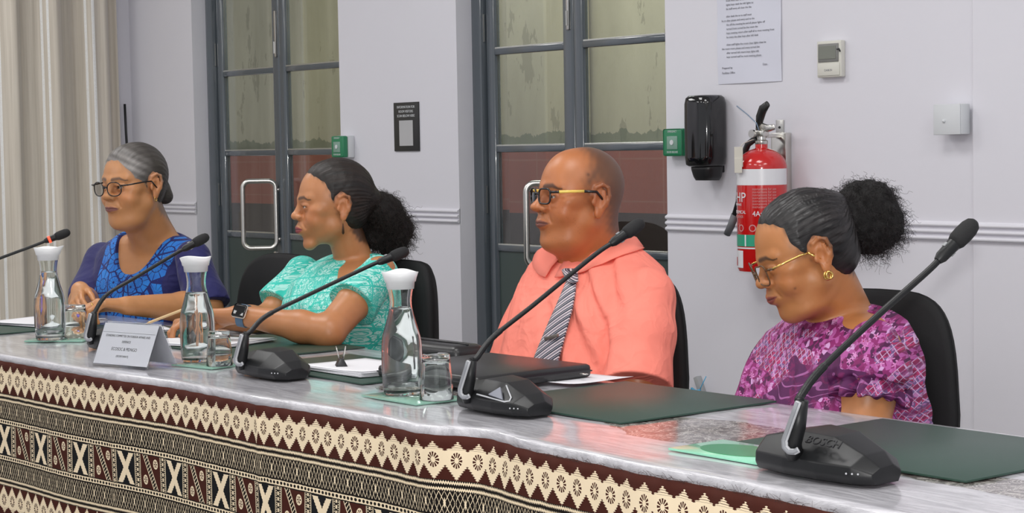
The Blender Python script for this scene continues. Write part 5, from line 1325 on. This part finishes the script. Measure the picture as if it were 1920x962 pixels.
# ---- woman in turquoise
if 2 in WHO:
    c = atd(618, 385, 5.28); s = 1.02; TH = 73; R = headR(TH, 3, 0); p = dict(HP, jw=.98, cheek=1.0, nw=1.10, lip=1.22, nose=1.0, open=.0026, ear=1.10, chin=1.05, muz=.001)
    skin = (.48, .205, .085); HL = [(-.055, .094), (-.040, .082), (-.023, .066), (-.013, .045), (-.006, .020), (.004, -.006), (.008, -.018), (.040, -.020), (.043, -.045), (.047, -.072), (.070, -.105)]
    t = person('woman in turquoise printed shirt with long curly dark ponytail, holding a pencil', (float(c[0])+.1, float(c[1])+.05, 0))
    T = Torso([(620, 722, 476, 5.36, .62), (575, 735, 500, 5.34, .58), (548, 748, 530, 5.32, .62), (532, 752, 565, 5.30, .68), (528, 752, 600, 5.30, .72), (540, 750, 640, 5.32, .74), (545, 752, 690, 5.34, .76)], 50).extend(.52, 1.04)
    nb = atd(662, 484, 5.34); shN = atd(712, 512, 5.14); elN = atd(616, 622, 4.95); wrN = atd(445, 590, 5.03); shF = atd(568, 512, 5.52); elF = atd(502, 598, 5.42); wrF = atd(385, 600, 5.24)
    A = [T.prim(-.010), prim_head(c, R, s, p), pcone(loc2w(c, R, s, (0, .030, -.045)), nb, .049, .054, .022), pell(shN, (.038,)*3, k=.045), pell(shF, (.038,)*3, k=.045)]
    A += arm(shN, elN, wrN, .047, .042, .025)+arm(shF, elF, wrF, .044, .038, .024)
    pd = atd(300, 601, 5.07)
    h1, t1 = hand_prims(wrN, atd(375, 590, 5.05)-wrN, np.array([0, -.4, -1.]), -1, [(.55, .8, .6), (.7, .9, .6), (.8, 1.0, .6), (.9, 1.0, .6)], .98, .5, (.5, .2, .2))
    h2, t2 = hand_prims(wrF, atd(320, 606, 5.18)-wrF, np.array([.1, -.5, -1.]), 1, [(.5, .8, .5), (.7, .9, .5), (.8, .9, .5), (.9, .9, .5)], .95, .5, (.5, .3, .2))
    A += h1+h2
    V, Q = surface(A, .0021)
    col = head_cols(V, c, R, s, p, skin, (.30, .055, .065), (.035, .018, .012), gaze=(-.001, -.0005), stubble=((.03, .017, .012), HL, .9, .0025))
    quad_mesh('body', V, Q, M_skin, t, col)
    Tn = (0, .125, .010); yl = HL
    Hh = [hair_prims(c, R, s, p, yl, .012, Tn, 46, .0010, .0006), pell(loc2w(c, R, s, (0, .118, .005)), (.034, .034, .034), k=.02)]
    V, Q = surface(Hh, .0024)
    M_h2 = hair_mat('dark_pulled_hair', (.004, .003, .0025), (.020, .012, .009), Tn, rough=.5)
    hobj = quad_mesh('hair', V, Q, M_h2, t, None, hair_attr(V, c, R, s, Tn))
    # big curly ponytail
    M_curl = mat('curly_hair', (.016, .009, .007), .5, var=.4, spec=.5)
    cen = [atd(722, 400, 5.36), atd(742, 430, 5.40), atd(735, 462, 5.42), atd(712, 385, 5.34), atd(700, 440, 5.38)]; rad = [.052, .055, .042, .036, .045]
    Pn = [pell(a_, (r_*.92,)*3, k=.03) for a_, r_ in zip(cen, rad)]+[pcone(loc2w(c, R, s, (0, .11, .005)), cen[0], .030, .05, .02)]
    lump = Prim(lambda P: .004*np.sin(P[:, 0]*160+P[:, 2]*60)*np.sin(P[:, 1]*150+1)*np.sin(P[:, 2]*170+P[:, 0]*50), (0, 0, 0), 9, 0, 'D')
    V, Q = surface(Pn+[lump], .004); core = quad_mesh('ponytail', V, Q, mat('hair_core', (.006, .004, .0035), .8, var=.3), t)
    r_ = np.random.default_rng(4); idx = r_.choice(len(V), 2400); dirs = np.stack([V[i]-min(cen, key=lambda q: np.linalg.norm(q-V[i])) for i in idx]); dirs /= np.linalg.norm(dirs, axis=1)[:, None]
    curl_mesh('curls', V[idx]-dirs*.012, dirs+np.array([.1, .1, -.25]), .034, .0042, M_curl, t, .00055, 3.0, 3, 28, .45, 2, .55)['kind'] = 'stuff'
    r_ = np.random.default_rng(8)
    zc = atd(605, 530, 5.2)[2]; ztn = atd(690, 462, 5.35)[2]; uc = float((atd(606, 520, 5.18)-atd(640, 520, 5.33)) @ T.le)
    def neckline2(P, T=T, zc=zc, uc=uc, ztn=ztn):
        u, v, z = T.body(P); zn = zc+.100*(np.abs(u-uc)/.078)**1.25; zn = np.where(v < .0, np.maximum(zn, ztn-.005), zn); return (z-zn)*.6
    G = [T.prim(0), pell(shN, (.046,)*3, k=.05), pell(shF, (.046,)*3, k=.05)]
    m1 = shN+(elN-shN)*.52; m2 = shF+(elF-shF)*.62
    G += [sleeve([shN, shN+(elN-shN)*.7], [.050, .076], m1, elN-shN, .008), sleeve([shF, shF+(elF-shF)*.9], [.048, .070], m2, elF-shF, .02), wrinkle(.0026, 46, T), Prim(lambda P: -neckline2(P), (0, 0, 0), 9, .004, 'S')]
    V, Q = surface(G, .0034)
    m, b = new_mat('turquoise_print_shirt'); vv = attr_vec(); u, v, z = sep(vv); w3 = vec3(u*.9+v*.5, 0.0, z); w3b = vec3(u*.9+v*.5, v*.2, z)
    d = noise(7, 2, w3); cellu = fract((u*.9+v*.5+z*.15)/.058); cellz = fract((z-(u+v)*.12)/.050)
    frame = (cellu < .07) | (cellz < .08) | band(cellu, .11, .14)
    e1 = voronoi(75, 'DISTANCE_TO_EDGE', w3); f1 = voronoi(75, 'F1', w3); n5 = noise(90, 3, w3, .6, 1.5)
    scroll = band(fract(f1*3.2+n5*.8), .0, .32); pat = (e1 < .06) | scroll | (tri((u+z)/.010) < .2) & (n5 > .52)
    white = mixc(n5, (.30, .70, .62), (.62, .88, .83)); tq = mixc(noise(12), (.02, .46, .37), (.05, .60, .50))
    cc_ = mixc(frame | (pat*(n5 > .40)), white, tq); cc_ = mixc((noise(18, 2, w3) > .56)*.6, cc_, tq)
    setin(b, 'Base Color', cc_); setin(b, 'Roughness', .8); creases(b, vec3(u, v, z), .9)
    quad_mesh('shirt', V, Q, m, t, None, cloth_attr(V, T))
    lower_body(t, T, 'skirt', mat('dark_skirt', (.02, .02, .022), .8), r=.07)
    # smart watch on the left wrist
    ax = (elN-wrN); ax /= np.linalg.norm(ax); wc = wrN+ax*.020; sidev = CAMP-wc; sidev -= ax*(sidev @ ax); sidev /= np.linalg.norm(sidev); sidev = sidev+np.array([0, 0, .35]); sidev -= ax*(sidev @ ax); sidev /= np.linalg.norm(sidev); th_ = np.cross(ax, sidev)
    tt = thing('smart_watch', 'smart watch with blue grey band and dark square face', 'watch', tuple(float(v) for v in wc))
    Mw = Matrix(((th_[0], ax[0], sidev[0], wc[0]), (th_[1], ax[1], sidev[1], wc[1]), (th_[2], ax[2], sidev[2], wc[2]), (0, 0, 0, 1)))
    rw = .0292; mb = MB(); prof_ = [(rw-.001, -.011), (rw+.0018, -.011), (rw+.0018, .011), (rw-.001, .011)]
    mb.lathe(prof_, n=40, M=Mw @ Matrix.Rotation(-PI/2, 4, 'X'), closed=True); mb.build('band', mat('blue_grey_silicone', (.07, .14, .23), .55, var=.03), tt, auto=50)
    mb = MB(); mb.box((-.0195, -.0195, rw-.0005), (.0195, .0195, rw+.0080), .006, M=Mw, seg=4); mb.build('case', mat('light_gold_case', (.70, .64, .58), .3, .9), tt, smooth=True)
    mb = MB(); mb.box((-.0178, -.0178, rw+.0062), (.0178, .0178, rw+.0092), .004, M=Mw, seg=3); mb.build('screen', M_gloss, tt, auto=50)
    e_ = loc2w(c, R, s, (.079, .018, -.036)); te = thing('earring', 'long thin dark drop earring on the woman in turquoise', 'earring', tuple(float(v) for v in e_))
    mb = MB(); tw(mb, [e_, e_+np.array([0, 0, -.016])], .0007, 6); mb.build('hook', M_gold, te, smooth=True)
    mb = MB(); tw(mb, [e_+np.array([0, 0, -.014]), e_+np.array([0, 0, -.024]), e_+np.array([0, 0, -.040]), e_+np.array([0, 0, -.044])], [.0010, .0026, .0038, .0012], 8); mb.build('drop', mat('dark_bronze', (.06, .03, .015), .3, .5), te, smooth=True)
    pa, pb = atd(272, 608, 5.09), atd(352, 577, 5.02); tp = thing('pencil', 'pale wooden pencil held by the woman in turquoise', 'pencil', tuple(float(v) for v in pa))
    d_ = (pb-pa)/np.linalg.norm(pb-pa); mb = MB(); tw(mb, [pa+d_*.016, pb+d_*.03], .0040, 6); mb.build('barrel', mat('pencil_wood', (.72, .50, .26), .45), tp, auto=30)
    mb = MB(); tw(mb, [pa, pa+d_*.004, pa+d_*.016], [.0005, .0012, .0038], 8); mb.build('tip', mat('pencil_tip', (.55, .36, .18), .5), tp, smooth=True)

# ---- man in coral shirt
if 3 in WHO:
    c = atd(1080, 371, 4.55); s = 1.035; TH = 66; R = headR(TH, -2, 0); p = dict(HP, jw=1.16, cheek=1.08, nw=1.32, nose=1.28, lip=1.05, fat=.9, brow=1.3, open=.0036, chin=1.15, ear=1.22, fore=.004, muz=.001, mw=1.12)
    skin = (.47, .165, .058); HL = [(.000, .125), (.012, .085), (.000, .060), (-.012, .040), (-.004, .018), (.000, .000), (.004, -.014), (.040, -.010), (.052, -.030), (.066, -.075)]
    t = person('man in coral shirt and striped tie with shaved hair and glasses', (float(c[0])+.05, float(c[1])+.05, 0))
    T = Torso([(1058, 1185, 448, 4.66, .62), (1020, 1200, 472, 4.64, .56), (995, 1228, 500, 4.62, .56), (978, 1245, 535, 4.60, .60), (965, 1250, 580, 4.58, .66), (950, 1245, 630, 4.57, .72), (938, 1240, 690, 4.56, .76), (930, 1240, 760, 4.56, .78)], 50).extend(.52, 1.0)
    nb = atd(1106, 475, 4.62); shN = atd(1212, 556, 4.42); elN = atd(1196, 715, 4.30); wrN = atd(1090, 770, 4.05); shF = atd(1020, 540, 4.86); elF = atd(960, 700, 4.85); wrF = atd(960, 770, 4.45)
    A = [T.prim(-.016), prim_head(c, R, s, p), pcone(loc2w(c, R, s, (0, .026, -.040)), nb, .062, .068, .025), pcone(loc2w(c, R, s, (0, .055, -.020)), nb+np.array([.0, .02, 0]), .045, .06, .03), pcone(loc2w(c, R, s, (0, -.01, -.090)), nb-T.le*0+T.fr*.02-np.array([0, 0, .02]), .048, .060, .03),
         pell(shN, (.055,)*3, k=.04), pell(shF, (.055,)*3, k=.04)]
    wrN[2] = .70; wrF[2] = .70; wrN[1] = elN[1]-.08; wrF[1] = elF[1]-.10; elN2 = elN.copy(); elN2[2] = max(elN[2], .80)
    A += arm(shN, elN, elN+np.array([-.16, .02, -.14]), .054, .046, .03)+arm(shF, elF, elF+np.array([.14, .03, -.12]), .054, .046, .03)
    for w_, sd in ((elN+np.array([-.16, .02, -.14]), -1), (elF+np.array([.14, .03, -.12]), 1)):
        hh, _t = hand_prims(w_, np.array([-.6*(-sd)*-1*-1, -.3, -.35]), np.array([0, -.2, -1.]), sd, [(.4, .6, .4)]*4, 1.05, .5); A += hh
    V, Q = surface(A, .0022)
    def fx3(Qh, put):
        put(np.exp(-((Qh[:, 1]+.004)**2+(Qh[:, 2]-.055)**2)/.000018)*(Qh[:, 0] > .03), (.05, .02, .012), .75)
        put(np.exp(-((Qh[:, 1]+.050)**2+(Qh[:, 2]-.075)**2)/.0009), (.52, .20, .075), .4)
        nzz = np.sin(Qh[:, 0]*700)*np.sin(Qh[:, 1]*810)*np.sin(Qh[:, 2]*760)
        put((nzz > .80)*(Qh[:, 2] < -.02)*(Qh[:, 1] < -.02), (.16, .06, .03), .35)
    col = head_cols(V, c, R, s, p, skin, (.22, .070, .048), (.030, .016, .012), gaze=(0, 0), stubble=((.062, .036, .026), HL, .85, .0075), extra=fx3)
    quad_mesh('body', V, Q, M_skin, t, col)
    zc = atd(1066, 505, 4.5)[2]; ztn = atd(1160, 432, 4.6)[2]; uc = float((atd(1068, 512, 4.50)-atd(1112, 512, 4.62)) @ T.le)
    def neckline3(P, T=T, zc=zc, uc=uc, ztn=ztn):
        u, v, z = T.body(P); zn = zc+.115*(np.abs(u-uc)/.085)**1.3; zn = np.where(v < .0, np.maximum(zn, ztn-.02), zn); return (z-zn)*.6
    G = [T.prim(0), pell(shN, (.064,)*3, k=.04), pell(shF, (.064,)*3, k=.04)]; dn = (elN-shN)/np.linalg.norm(elN-shN)
    G += [sleeve([shN, shN+(elN-shN)*.5, elN+dn*.05], [.064, .074, .086], elN, elN-shN, .020), sleeve([shF, elF], [.062, .080], elF, elF-shF, -.02), wrinkle(.0034, 30, T), Prim(lambda P: -neckline3(P), (0, 0, 0), 9, .004, 'S')]
    # long soft folds from the armpit
    def folds(P, T=T):
        u, v, z = T.body(P); w_ = np.exp(-((u-.12)/.10)**2); return .0070*w_*np.sin((u*.9+z*.55)*95+np.sin(z*14)*1.5)
    G.append(Prim(folds, (0, 0, 0), 9, 0, 'D'))
    V, Q = surface(G, .0036)
    M_coral, b = new_mat('coral_cotton'); w_ = attr_vec(); setin(b, 'Base Color', mixc(noise(5), (.93, .245, .185), (.97, .285, .215))); setin(b, 'Roughness', .8); setin(b, 'Specular IOR Level', .25); creases(b, w_, 1.0)
    M_coral2 = mat('coral_collar', (.95, .265, .20), .8, var=.02, spec=.25)
    quad_mesh('shirt', V, Q, M_coral, t, None, cloth_attr(V, T))
    # collar: stand and two leaves as swept strips around the neck
    ring = []; NB = nb+np.array([0, 0, .012])
    def on_shirt(u, z, off=.006):     # point on the torso front at lateral u, height z
        a = np.interp(z, T.T[:, 0], T.T[:, 3]); b_ = np.interp(z, T.T[:, 0], T.T[:, 4]); cx_ = np.interp(z, T.T[:, 0], T.T[:, 1]); cy_ = np.interp(z, T.T[:, 0], T.T[:, 2])
        v = b_*max(0, 1-(abs(u)/a)**T.ex)**(1/T.ex); return np.array([cx_, cy_, z])+T.le*u+T.fr*(v+off)
    K = atd(1069, 513, 4.455); Vc = []; Fc = []
    n = 40; rows = []
    up_ax = (loc2w(c, R, s, (0, .02, -.06))-nb); up_ax /= np.linalg.norm(up_ax)
    for i in range(n+1):
        f_ = i/n; ang = math.radians(-172+344*f_)     # 0 = back of the neck
        back = math.cos(ang); d_ = -T.fr*back+T.le*math.sin(ang)
        rr_ = .079+.004*abs(math.sin(ang)); hi = .030*(back*.5+.5)**.8+.000
        base_ = NB+d_*rr_*np.array([1, 1, 1]); base_[2] += -.030*(1-back)*.5-.000
        fr_ = (1-back)/2
        topp = NB+d_*(rr_-.004)+np.array([0, 0, .030*(1-fr_)+.004-.030*fr_+.004*fr_])
        outer = NB+d_*(rr_+.014+.012*fr_)+np.array([0, 0, -.018-.062*fr_**2.2])
        inner = NB+d_*(rr_-.008)+np.array([0, 0, -.012-.040*fr_])
        rows.append([inner, topp-np.array([0, 0, .004]), topp, topp+d_*.005-np.array([0, 0, .003]), (topp+outer)/2+d_*.004, outer])
    for r_ in rows: Vc += [tuple(q) for q in r_]
    k_ = 6
    for i in range(n):
        for j in range(k_-1): Fc.append((i*k_+j, (i+1)*k_+j, (i+1)*k_+j+1, i*k_+j+1))
    Vc = np.array(Vc); jj = np.arange(len(Vc)) % k_; dirs_ = Vc-NB; dirs_[:, 2] *= .0; dirs_ /= np.linalg.norm(dirs_, axis=1)[:, None]; dirs_[:, 2] = .55
    for _ in range(25):
        dd_ = evaluate(G, Vc); need = np.where(jj >= 3, .0055, np.where(jj == 2, .004, -9))-dd_; mv = np.clip(need, 0, .01)*(jj >= 2); Vc = Vc+dirs_*mv[:, None]
    o = link_mesh('collar', Vc, Fc, M_coral2, t, True); md = o.modifiers.new('s', 'SOLIDIFY'); md.thickness = .0025; md.offset = 0
    # tie
    m, b = new_mat('striped_tie'); uvn = E.nt.nodes.new('ShaderNodeUVMap'); U, V_, _ = sep(uvn.outputs[0]); q = fract((U*.75+V_*1.0)/.026)
    cc_ = ramp(q, [(0, (.012, .012, .03)), (.22, (.70, .62, .66)), (.36, (.06, .015, .03)), (.46, (.22, .22, .27)), (.64, (.80, .68, .70)), (.74, (.012, .012, .03)), (.90, (.28, .27, .33))], True)
    setin(b, 'Base Color', cc_); setin(b, 'Roughness', .4); setin(b, 'Sheen Weight', .2); bump(b, noise(900, 2), .2, .0005)
    Kt, Kb = atd(1068, 500, 4.50), atd(1073, 527, 4.47); pts = [atd(1074, 525, 4.468)]
    path = [(1072, 522), (1066, 545), (1057, 575), (1046, 605), (1034, 640), (1022, 675), (1014, 705)]; wd = [.017, .024, .031, .036, .041, .045, .048]
    Vt = []; Ft = []; UVt = []; L = 0; prev = None; N_ = 40; M_ = 8
    def onray(px, py, off):   # where the sight line through a tie point meets the shirt front
        dr = ray(px, py); lo_, hi_ = 4.1, 4.75
        for _ in range(30):
            md_ = (lo_+hi_)/2; P_ = (CAMP+dr*md_)[None]
            if T.dist(P_, off)[0] > 0: lo_ = md_
            else: hi_ = md_
        return CAMP+dr*lo_
    for i in range(N_+1):
        f_ = i/N_*(len(path)-1); a_ = min(int(f_), len(path)-2); g_ = f_-a_; px = path[a_][0]*(1-g_)+path[a_+1][0]*g_; py = path[a_][1]*(1-g_)+path[a_+1][1]*g_; w_ = wd[a_]*(1-g_)+wd[a_+1]*g_
        ctr = onray(px, py, .012); L += np.linalg.norm(ctr-prev) if prev is not None else 0; prev = ctr
        for j in range(M_+1):
            u_ = (j/M_-.5)*2*w_; pt = ctr+T.le*u_*.95+np.array([0, 0, 0]); pt = pt+T.fr*(.004*(1-(2*j/M_-1)**2)); Vt.append(tuple(pt)); UVt.append((u_, L))
    for i in range(N_):
        for j in range(M_): a_ = i*(M_+1)+j; Ft.append((a_, a_+M_+1, a_+M_+2, a_+1))
    tie = link_mesh('tie', Vt, Ft, m, t, True, UVt); md = tie.modifiers.new('s', 'SOLIDIFY'); md.thickness = .006; md.offset = -1
    kc = onray(1070, 516, .016); Vk = []; UVk = []; Fk = []
    kd = (onray(1073, 526, .018)-onray(1067, 502, .010)); kl = np.linalg.norm(kd); kd /= kl; n_ = 20
    for i in range(9):
        f_ = i/8; cc2 = onray(1067, 503, .010)+kd*kl*1.15*f_; a1 = .027-.009*f_; b1 = .014-.004*f_
        if i in (0, 8): a1 *= .55; b1 *= .5
        for k in range(n_): an = 2*PI*k/n_; q_ = cc2+T.le*a1*math.cos(an)+T.fr*b1*math.sin(an); Vk.append(tuple(q_)); UVk.append((a1*math.cos(an)*1.0, -f_*.04))
    for i in range(8):
        for k in range(n_): Fk.append((i*n_+k, i*n_+(k+1) % n_, (i+1)*n_+(k+1) % n_, (i+1)*n_+k))
    Fk += [tuple(range(n_))[::-1], tuple(8*n_+k for k in range(n_))]; link_mesh('tie_knot', Vk, Fk, m, t, True, UVk)
    q0 = onray(1034, 632, .022); mb = MB(); mb.box((-.024, -.003, -.004), (.024, .003, .004), .001, M=Matrix.Translation(tuple(q0)) @ Matrix(((T.le[0], T.fr[0], 0, 0), (T.le[1], T.fr[1], 0, 0), (0, 0, 1, 0), (0, 0, 0, 1))) @ Matrix.Rotation(-.25, 4, 'Y')); mb.build('tie_clip', mat('pewter', (.30, .27, .24), .4, .9), t, auto=40)
    lower_body(t, T, 'trousers', mat('dark_trousers', (.02, .02, .025), .8), r=.08)
    glasses(c, R, s, 'black rectangular eyeglasses with yellow temples on the man', M_fbk, mat('yellow_temple', (.90, .66, .14), .35), .0225, .0175, -.101, rim='square', zc=.0035, tube=.0022, temple_r=.0034, wide=.083, m_tip=M_fbk, zt=.010)

# ---- woman in purple
if 4 in WHO:
    c = atd(1500, 478, 3.86); s = 1.0; TH = 82; R = headR(TH, 22, 0); p = dict(HP, jw=1.10, cheek=1.12, nw=1.15, lip=1.1, fat=.6, nose=1.0, open=.0014, ear=1.15, smile=.0045, chin=1.05, muz=.001, mw=1.08)
    skin = (.49, .200, .070); HL = [(-.064, .097), (-.040, .088), (-.026, .074), (-.027, .044), (-.016, .020), (.000, .004), (.004, -.012), (.046, -.012), (.056, -.022), (.064, -.045), (.080, -.075)]
    t = person('woman in purple and pink printed dress with curly puff ponytail, looking down', (float(c[0])+.08, float(c[1])+.05, 0))
    T = Torso([(1530, 1655, 572, 3.95, .66), (1490, 1680, 596, 3.94, .60), (1452, 1700, 630, 3.92, .62), (1428, 1706, 670, 3.90, .66), (1408, 1708, 710, 3.89, .72), (1396, 1716, 750, 3.88, .76), (1392, 1724, 800, 3.88, .78)], 62).extend(.50, 1.02)
    nb = atd(1580, 578, 3.95); shN = atd(1640, 650, 3.72); elN = atd(1618, 815, 3.68); shF = atd(1490, 650, 4.14); elF = atd(1450, 800, 4.08)
    A = [T.prim(-.010), prim_head(c, R, s, p), pcone(loc2w(c, R, s, (0, .040, -.040)), nb, .050, .056, .025), pcone(loc2w(c, R, s, (0, .005, -.085)), nb+T.fr*.02-np.array([0, 0, .02]), .038, .055, .03),
         pell(shN, (.045,)*3, k=.045), pell(shF, (.045,)*3, k=.045)]
    wN = elN+np.array([-.17, .06, -.05]); wF = elF+np.array([.06, -.02, -.12])
    A += arm(shN, elN, wN, .048, .048, .028)+arm(shF, elF, wF, .046, .044, .028)
    hh, _t = hand_prims(wN, np.array([-1, .1, -.15]), np.array([0, 0, -1.]), -1, [(.4, .6, .4)]*4, .95, .5); A += hh
    hh, _t = hand_prims(wF, np.array([.6, -.3, -.5]), np.array([0, -.3, -1.]), 1, [(.4, .6, .4)]*4, .95, .5); A += hh
    V, Q = surface(A, .0021)
    def fx4(Qh, put):
        put(np.exp(-((Qh[:, 1]+.052)**2+(Qh[:, 2]+.048)**2)/.000008), (.10, .04, .02), .7)
    col = head_cols(V, c, R, s, p, skin, (.30, .075, .060), (.035, .02, .014), gaze=(0, -.004), stubble=((.025, .015, .011), HL, .9, .0035), extra=fx4)
    quad_mesh('body', V, Q, M_skin, t, col)
    Tn = (0, .105, .060); yl = HL
    Hh = [hair_prims(c, R, s, p, yl, .012, Tn, 34, .0016, .0012), pell(loc2w(c, R, s, (0, .098, .062)), (.036, .036, .036), k=.02), pell(loc2w(c, R, s, (0, .075, -.030)), (.045, .040, .045), k=.03)]
    V, Q = surface(Hh, .0024)
    quad_mesh('hair', V, Q, hair_mat('black_pulled_hair', (.004, .0035, .004), (.026, .022, .022), Tn, rough=.38), t, None, hair_attr(V, c, R, s, Tn, 7))
    M_curl4 = mat('black_curly_hair', (.009, .006, .006), .5, var=.4)
    cen = [atd(1632, 385, 3.92), atd(1655, 420, 3.92), atd(1618, 425, 3.92), atd(1600, 372, 3.92), atd(1640, 448, 3.93), atd(1595, 415, 3.9)]; rad = [.052, .045, .052, .030, .030, .04]
    Pn = [pell(a_, (r_,)*3, k=.025) for a_, r_ in zip(cen, rad)]+[pcone(loc2w(c, R, s, (0, .095, .060)), cen[2], .034, .045, .02)]
    V, Q = surface(Pn+[Prim(lambda P: .004*np.sin(P[:, 0]*160+P[:, 2]*60)*np.sin(P[:, 1]*150+1)*np.sin(P[:, 2]*170+P[:, 0]*50), (0, 0, 0), 9, 0, 'D')], .004)
    core = quad_mesh('ponytail', V, Q, mat('black_hair_core', (.005, .004, .004), .8, var=.3), t)
    r_ = np.random.default_rng(5); idx = r_.choice(len(V), 2600); dirs = np.stack([V[i]-min(cen, key=lambda q: np.linalg.norm(q-V[i])) for i in idx]); dirs /= np.linalg.norm(dirs, axis=1)[:, None]
    curl_mesh('curls', V[idx]-dirs*.012, dirs, .032, .0040, M_curl4, t, .0005, 3.2, 3, 28, .3, 3, .55)['kind'] = 'stuff'
    zc = atd(1519, 624, 3.75)[2]; ztn = atd(1632, 566, 3.95)[2]; uc = float((atd(1515, 612, 3.75)-atd(1560, 612, 3.93)) @ T.le)
    def neckline4(P, T=T, zc=zc, uc=uc, ztn=ztn):
        u, v, z = T.body(P); zn = zc+.055*(np.abs(u-uc)/.085)**2.4; zn = np.where(v < .0, np.maximum(zn, ztn-.012), zn); return (z-zn)*.7
    m1 = shN+(elN-shN)*.46; m2 = shF+(elF-shF)*.6; dn = (elN-shN)/np.linalg.norm(elN-shN)
    def puff(P, T=T):
        u, v, z = T.body(P); return .0035*np.sin(u*150+np.sin(z*40)*1.5)*np.clip((zc-.02-z)/.06, 0, 1)+.0022*np.sin(z*60+u*20+v*30)
    q_ = np.cross(dn, _fh); q_ /= np.linalg.norm(q_); q2 = np.cross(dn, q_)
    def ruff(P):
        r0 = P-m1; h_ = r0 @ dn; a_ = np.arctan2(r0 @ q_, r0 @ q2); rad_ = np.sqrt((r0 @ q_)**2+(r0 @ q2)**2)
        R0 = .058+.016*np.clip((h_+.01)/.03, 0, 1)+.006*np.sin(a_*13)*np.clip((h_+.018)/.03, 0, 1); d_ = rad_-R0; d_ = np.maximum(d_, .050-rad_-.0*R0) ; return np.maximum(d_, np.abs(h_-.006)-.020-.004*np.sin(a_*13+1))*.6
    G = [T.prim(0), pell(shN+np.array([0, 0, -.01]), (.050,)*3, k=.04), pell(shF, (.050,)*3, k=.04), sleeve([shN, shN+(elN-shN)*.34, m1], [.052, .078, .062], m1, elN-shN, -.004), sleeve([shF, shF+(elF-shF)*.38, m2], [.055, .075, .056], m2, elF-shF, 0),
         Prim(ruff, m1, .11, .004), Prim(puff, (0, 0, 0), 9, 0, 'D'), Prim(lambda P: -neckline4(P), (0, 0, 0), 9, .004, 'S')]
    V, Q = surface(G, .0030)
    m, b = new_mat('purple_print_dress'); vv = attr_vec(); u, v, z = sep(vv); uu2 = u*.8-v*.6; w3 = vec3(uu2*1.3, 0.0, z*1.3)
    dx = fract((uu2*1.3+z)/.016); dz = fract((uu2*1.3-z)/.016); lat = (dx < .13) | (dz < .13); idn = voronoi(62, 'F1', w3, 'Color'); cr = sep(idn.v)[0]
    dia = ramp(noise(60, 1, w3), [(0, (.20, .012, .07)), (.42, (.42, .03, .13)), (.50, (.15, .08, .22)), (.58, (.45, .16, .38))], True); lattice = mixc(lat, dia, (.52, .33, .54))
    f1 = voronoi(48, 'F1', w3); pc_ = voronoi(48, 'F1', w3, 'Position'); cu, cv, cz = sep(pc_.v); ang = atan2_(z*1.3-cz, uu2*1.3-cu)
    petal = (f1 < (.30+.13*cos_(ang*5))); flower = mixc(f1 < .09, mixc(cr, (.66, .27, .56), (.38, .06, .26)), (.36, .015, .10))
    bg = ramp(voronoi(95, 'F1', w3, 'Color'), [(0, (.07, .004, .055)), (.3, (.22, .010, .12)), (.58, (.40, .08, .30)), (.82, (.56, .30, .56))], True)
    fl_ = mixc(petal, bg, flower)
    wv = noise(5.5, 2, w3, .5, .6); plum = mixc(tri(wv*14+z*30) < .14, (.075, .004, .065), (.30, .09, .26))
    cc_ = mixc(wv > .50, fl_, lattice); cc_ = mixc(noise(4.4, 2, vec3(uu2+2.0, 1.0, z*1.6)) > .52, cc_, plum)
    sc_ = noise(34, 4, w3, .6, .8); cc_ = mixc(ramp(sc_, [(.52, (0, 0, 0)), (.60, (.75, .75, .75))]), cc_, (.17, .006, .085)); setin(b, 'Base Color', cc_); setin(b, 'Roughness', .75); creases(b, vec3(u*1.6, v, z*.8), .9)
    quad_mesh('dress', V, Q, m, t, None, cloth_attr(V, T))
    lower_body(t, T, 'skirt', mat('purple_skirt', (.16, .02, .12), .8), r=.08)
    glasses(c, R, s, 'tortoiseshell and gold eyeglasses on the woman in purple', mat('tortoise_rim', (.10, .05, .02), .2, bscale=90, var=.8), M_gold, .0245, .0200, -.103, rim='cat', zc=-.004, tube=.0016, wide=.080, zt=.013, back=.004)
    e_ = loc2w(c, R, s, (.080, .016, -.042)); te = thing('earring', 'thick gold hoop earring on the woman in purple', 'earring', tuple(float(v) for v in e_))
    for k, (rr_, dx_) in enumerate(((.0085, 0), (.0075, .005))):
        mb = MB(); tw(mb, [e_+R @ np.array([dx_, .0062*math.cos(a_)+dx_*.6, -.006+rr_*math.sin(a_)]) for a_ in np.linspace(0, 2*PI, 20)[:-1]], .0024, 8, closed=True); mb.build('hoop', M_gold, te, smooth=True)
    q0 = atd(1574, 772, 3.72); tb = thing('bracelet', 'pearl and silver bracelet lying beside the arm of the woman in purple', 'bracelet', tuple(float(v) for v in q0))
    mb = MB()
    for k in range(9): a_ = k*2*PI/9; mb.ball(tuple(q0+np.array([.018*math.cos(a_), .012*math.sin(a_), .003*math.sin(a_*2)])), .0045, 10)
    mb.build('pearls', mat('pearl', (.72, .68, .62), .25, .3), tb, smooth=True)

for o in bpy.data.objects:
    for k in ('_org', '_local'):
        if k in o: del o[k]
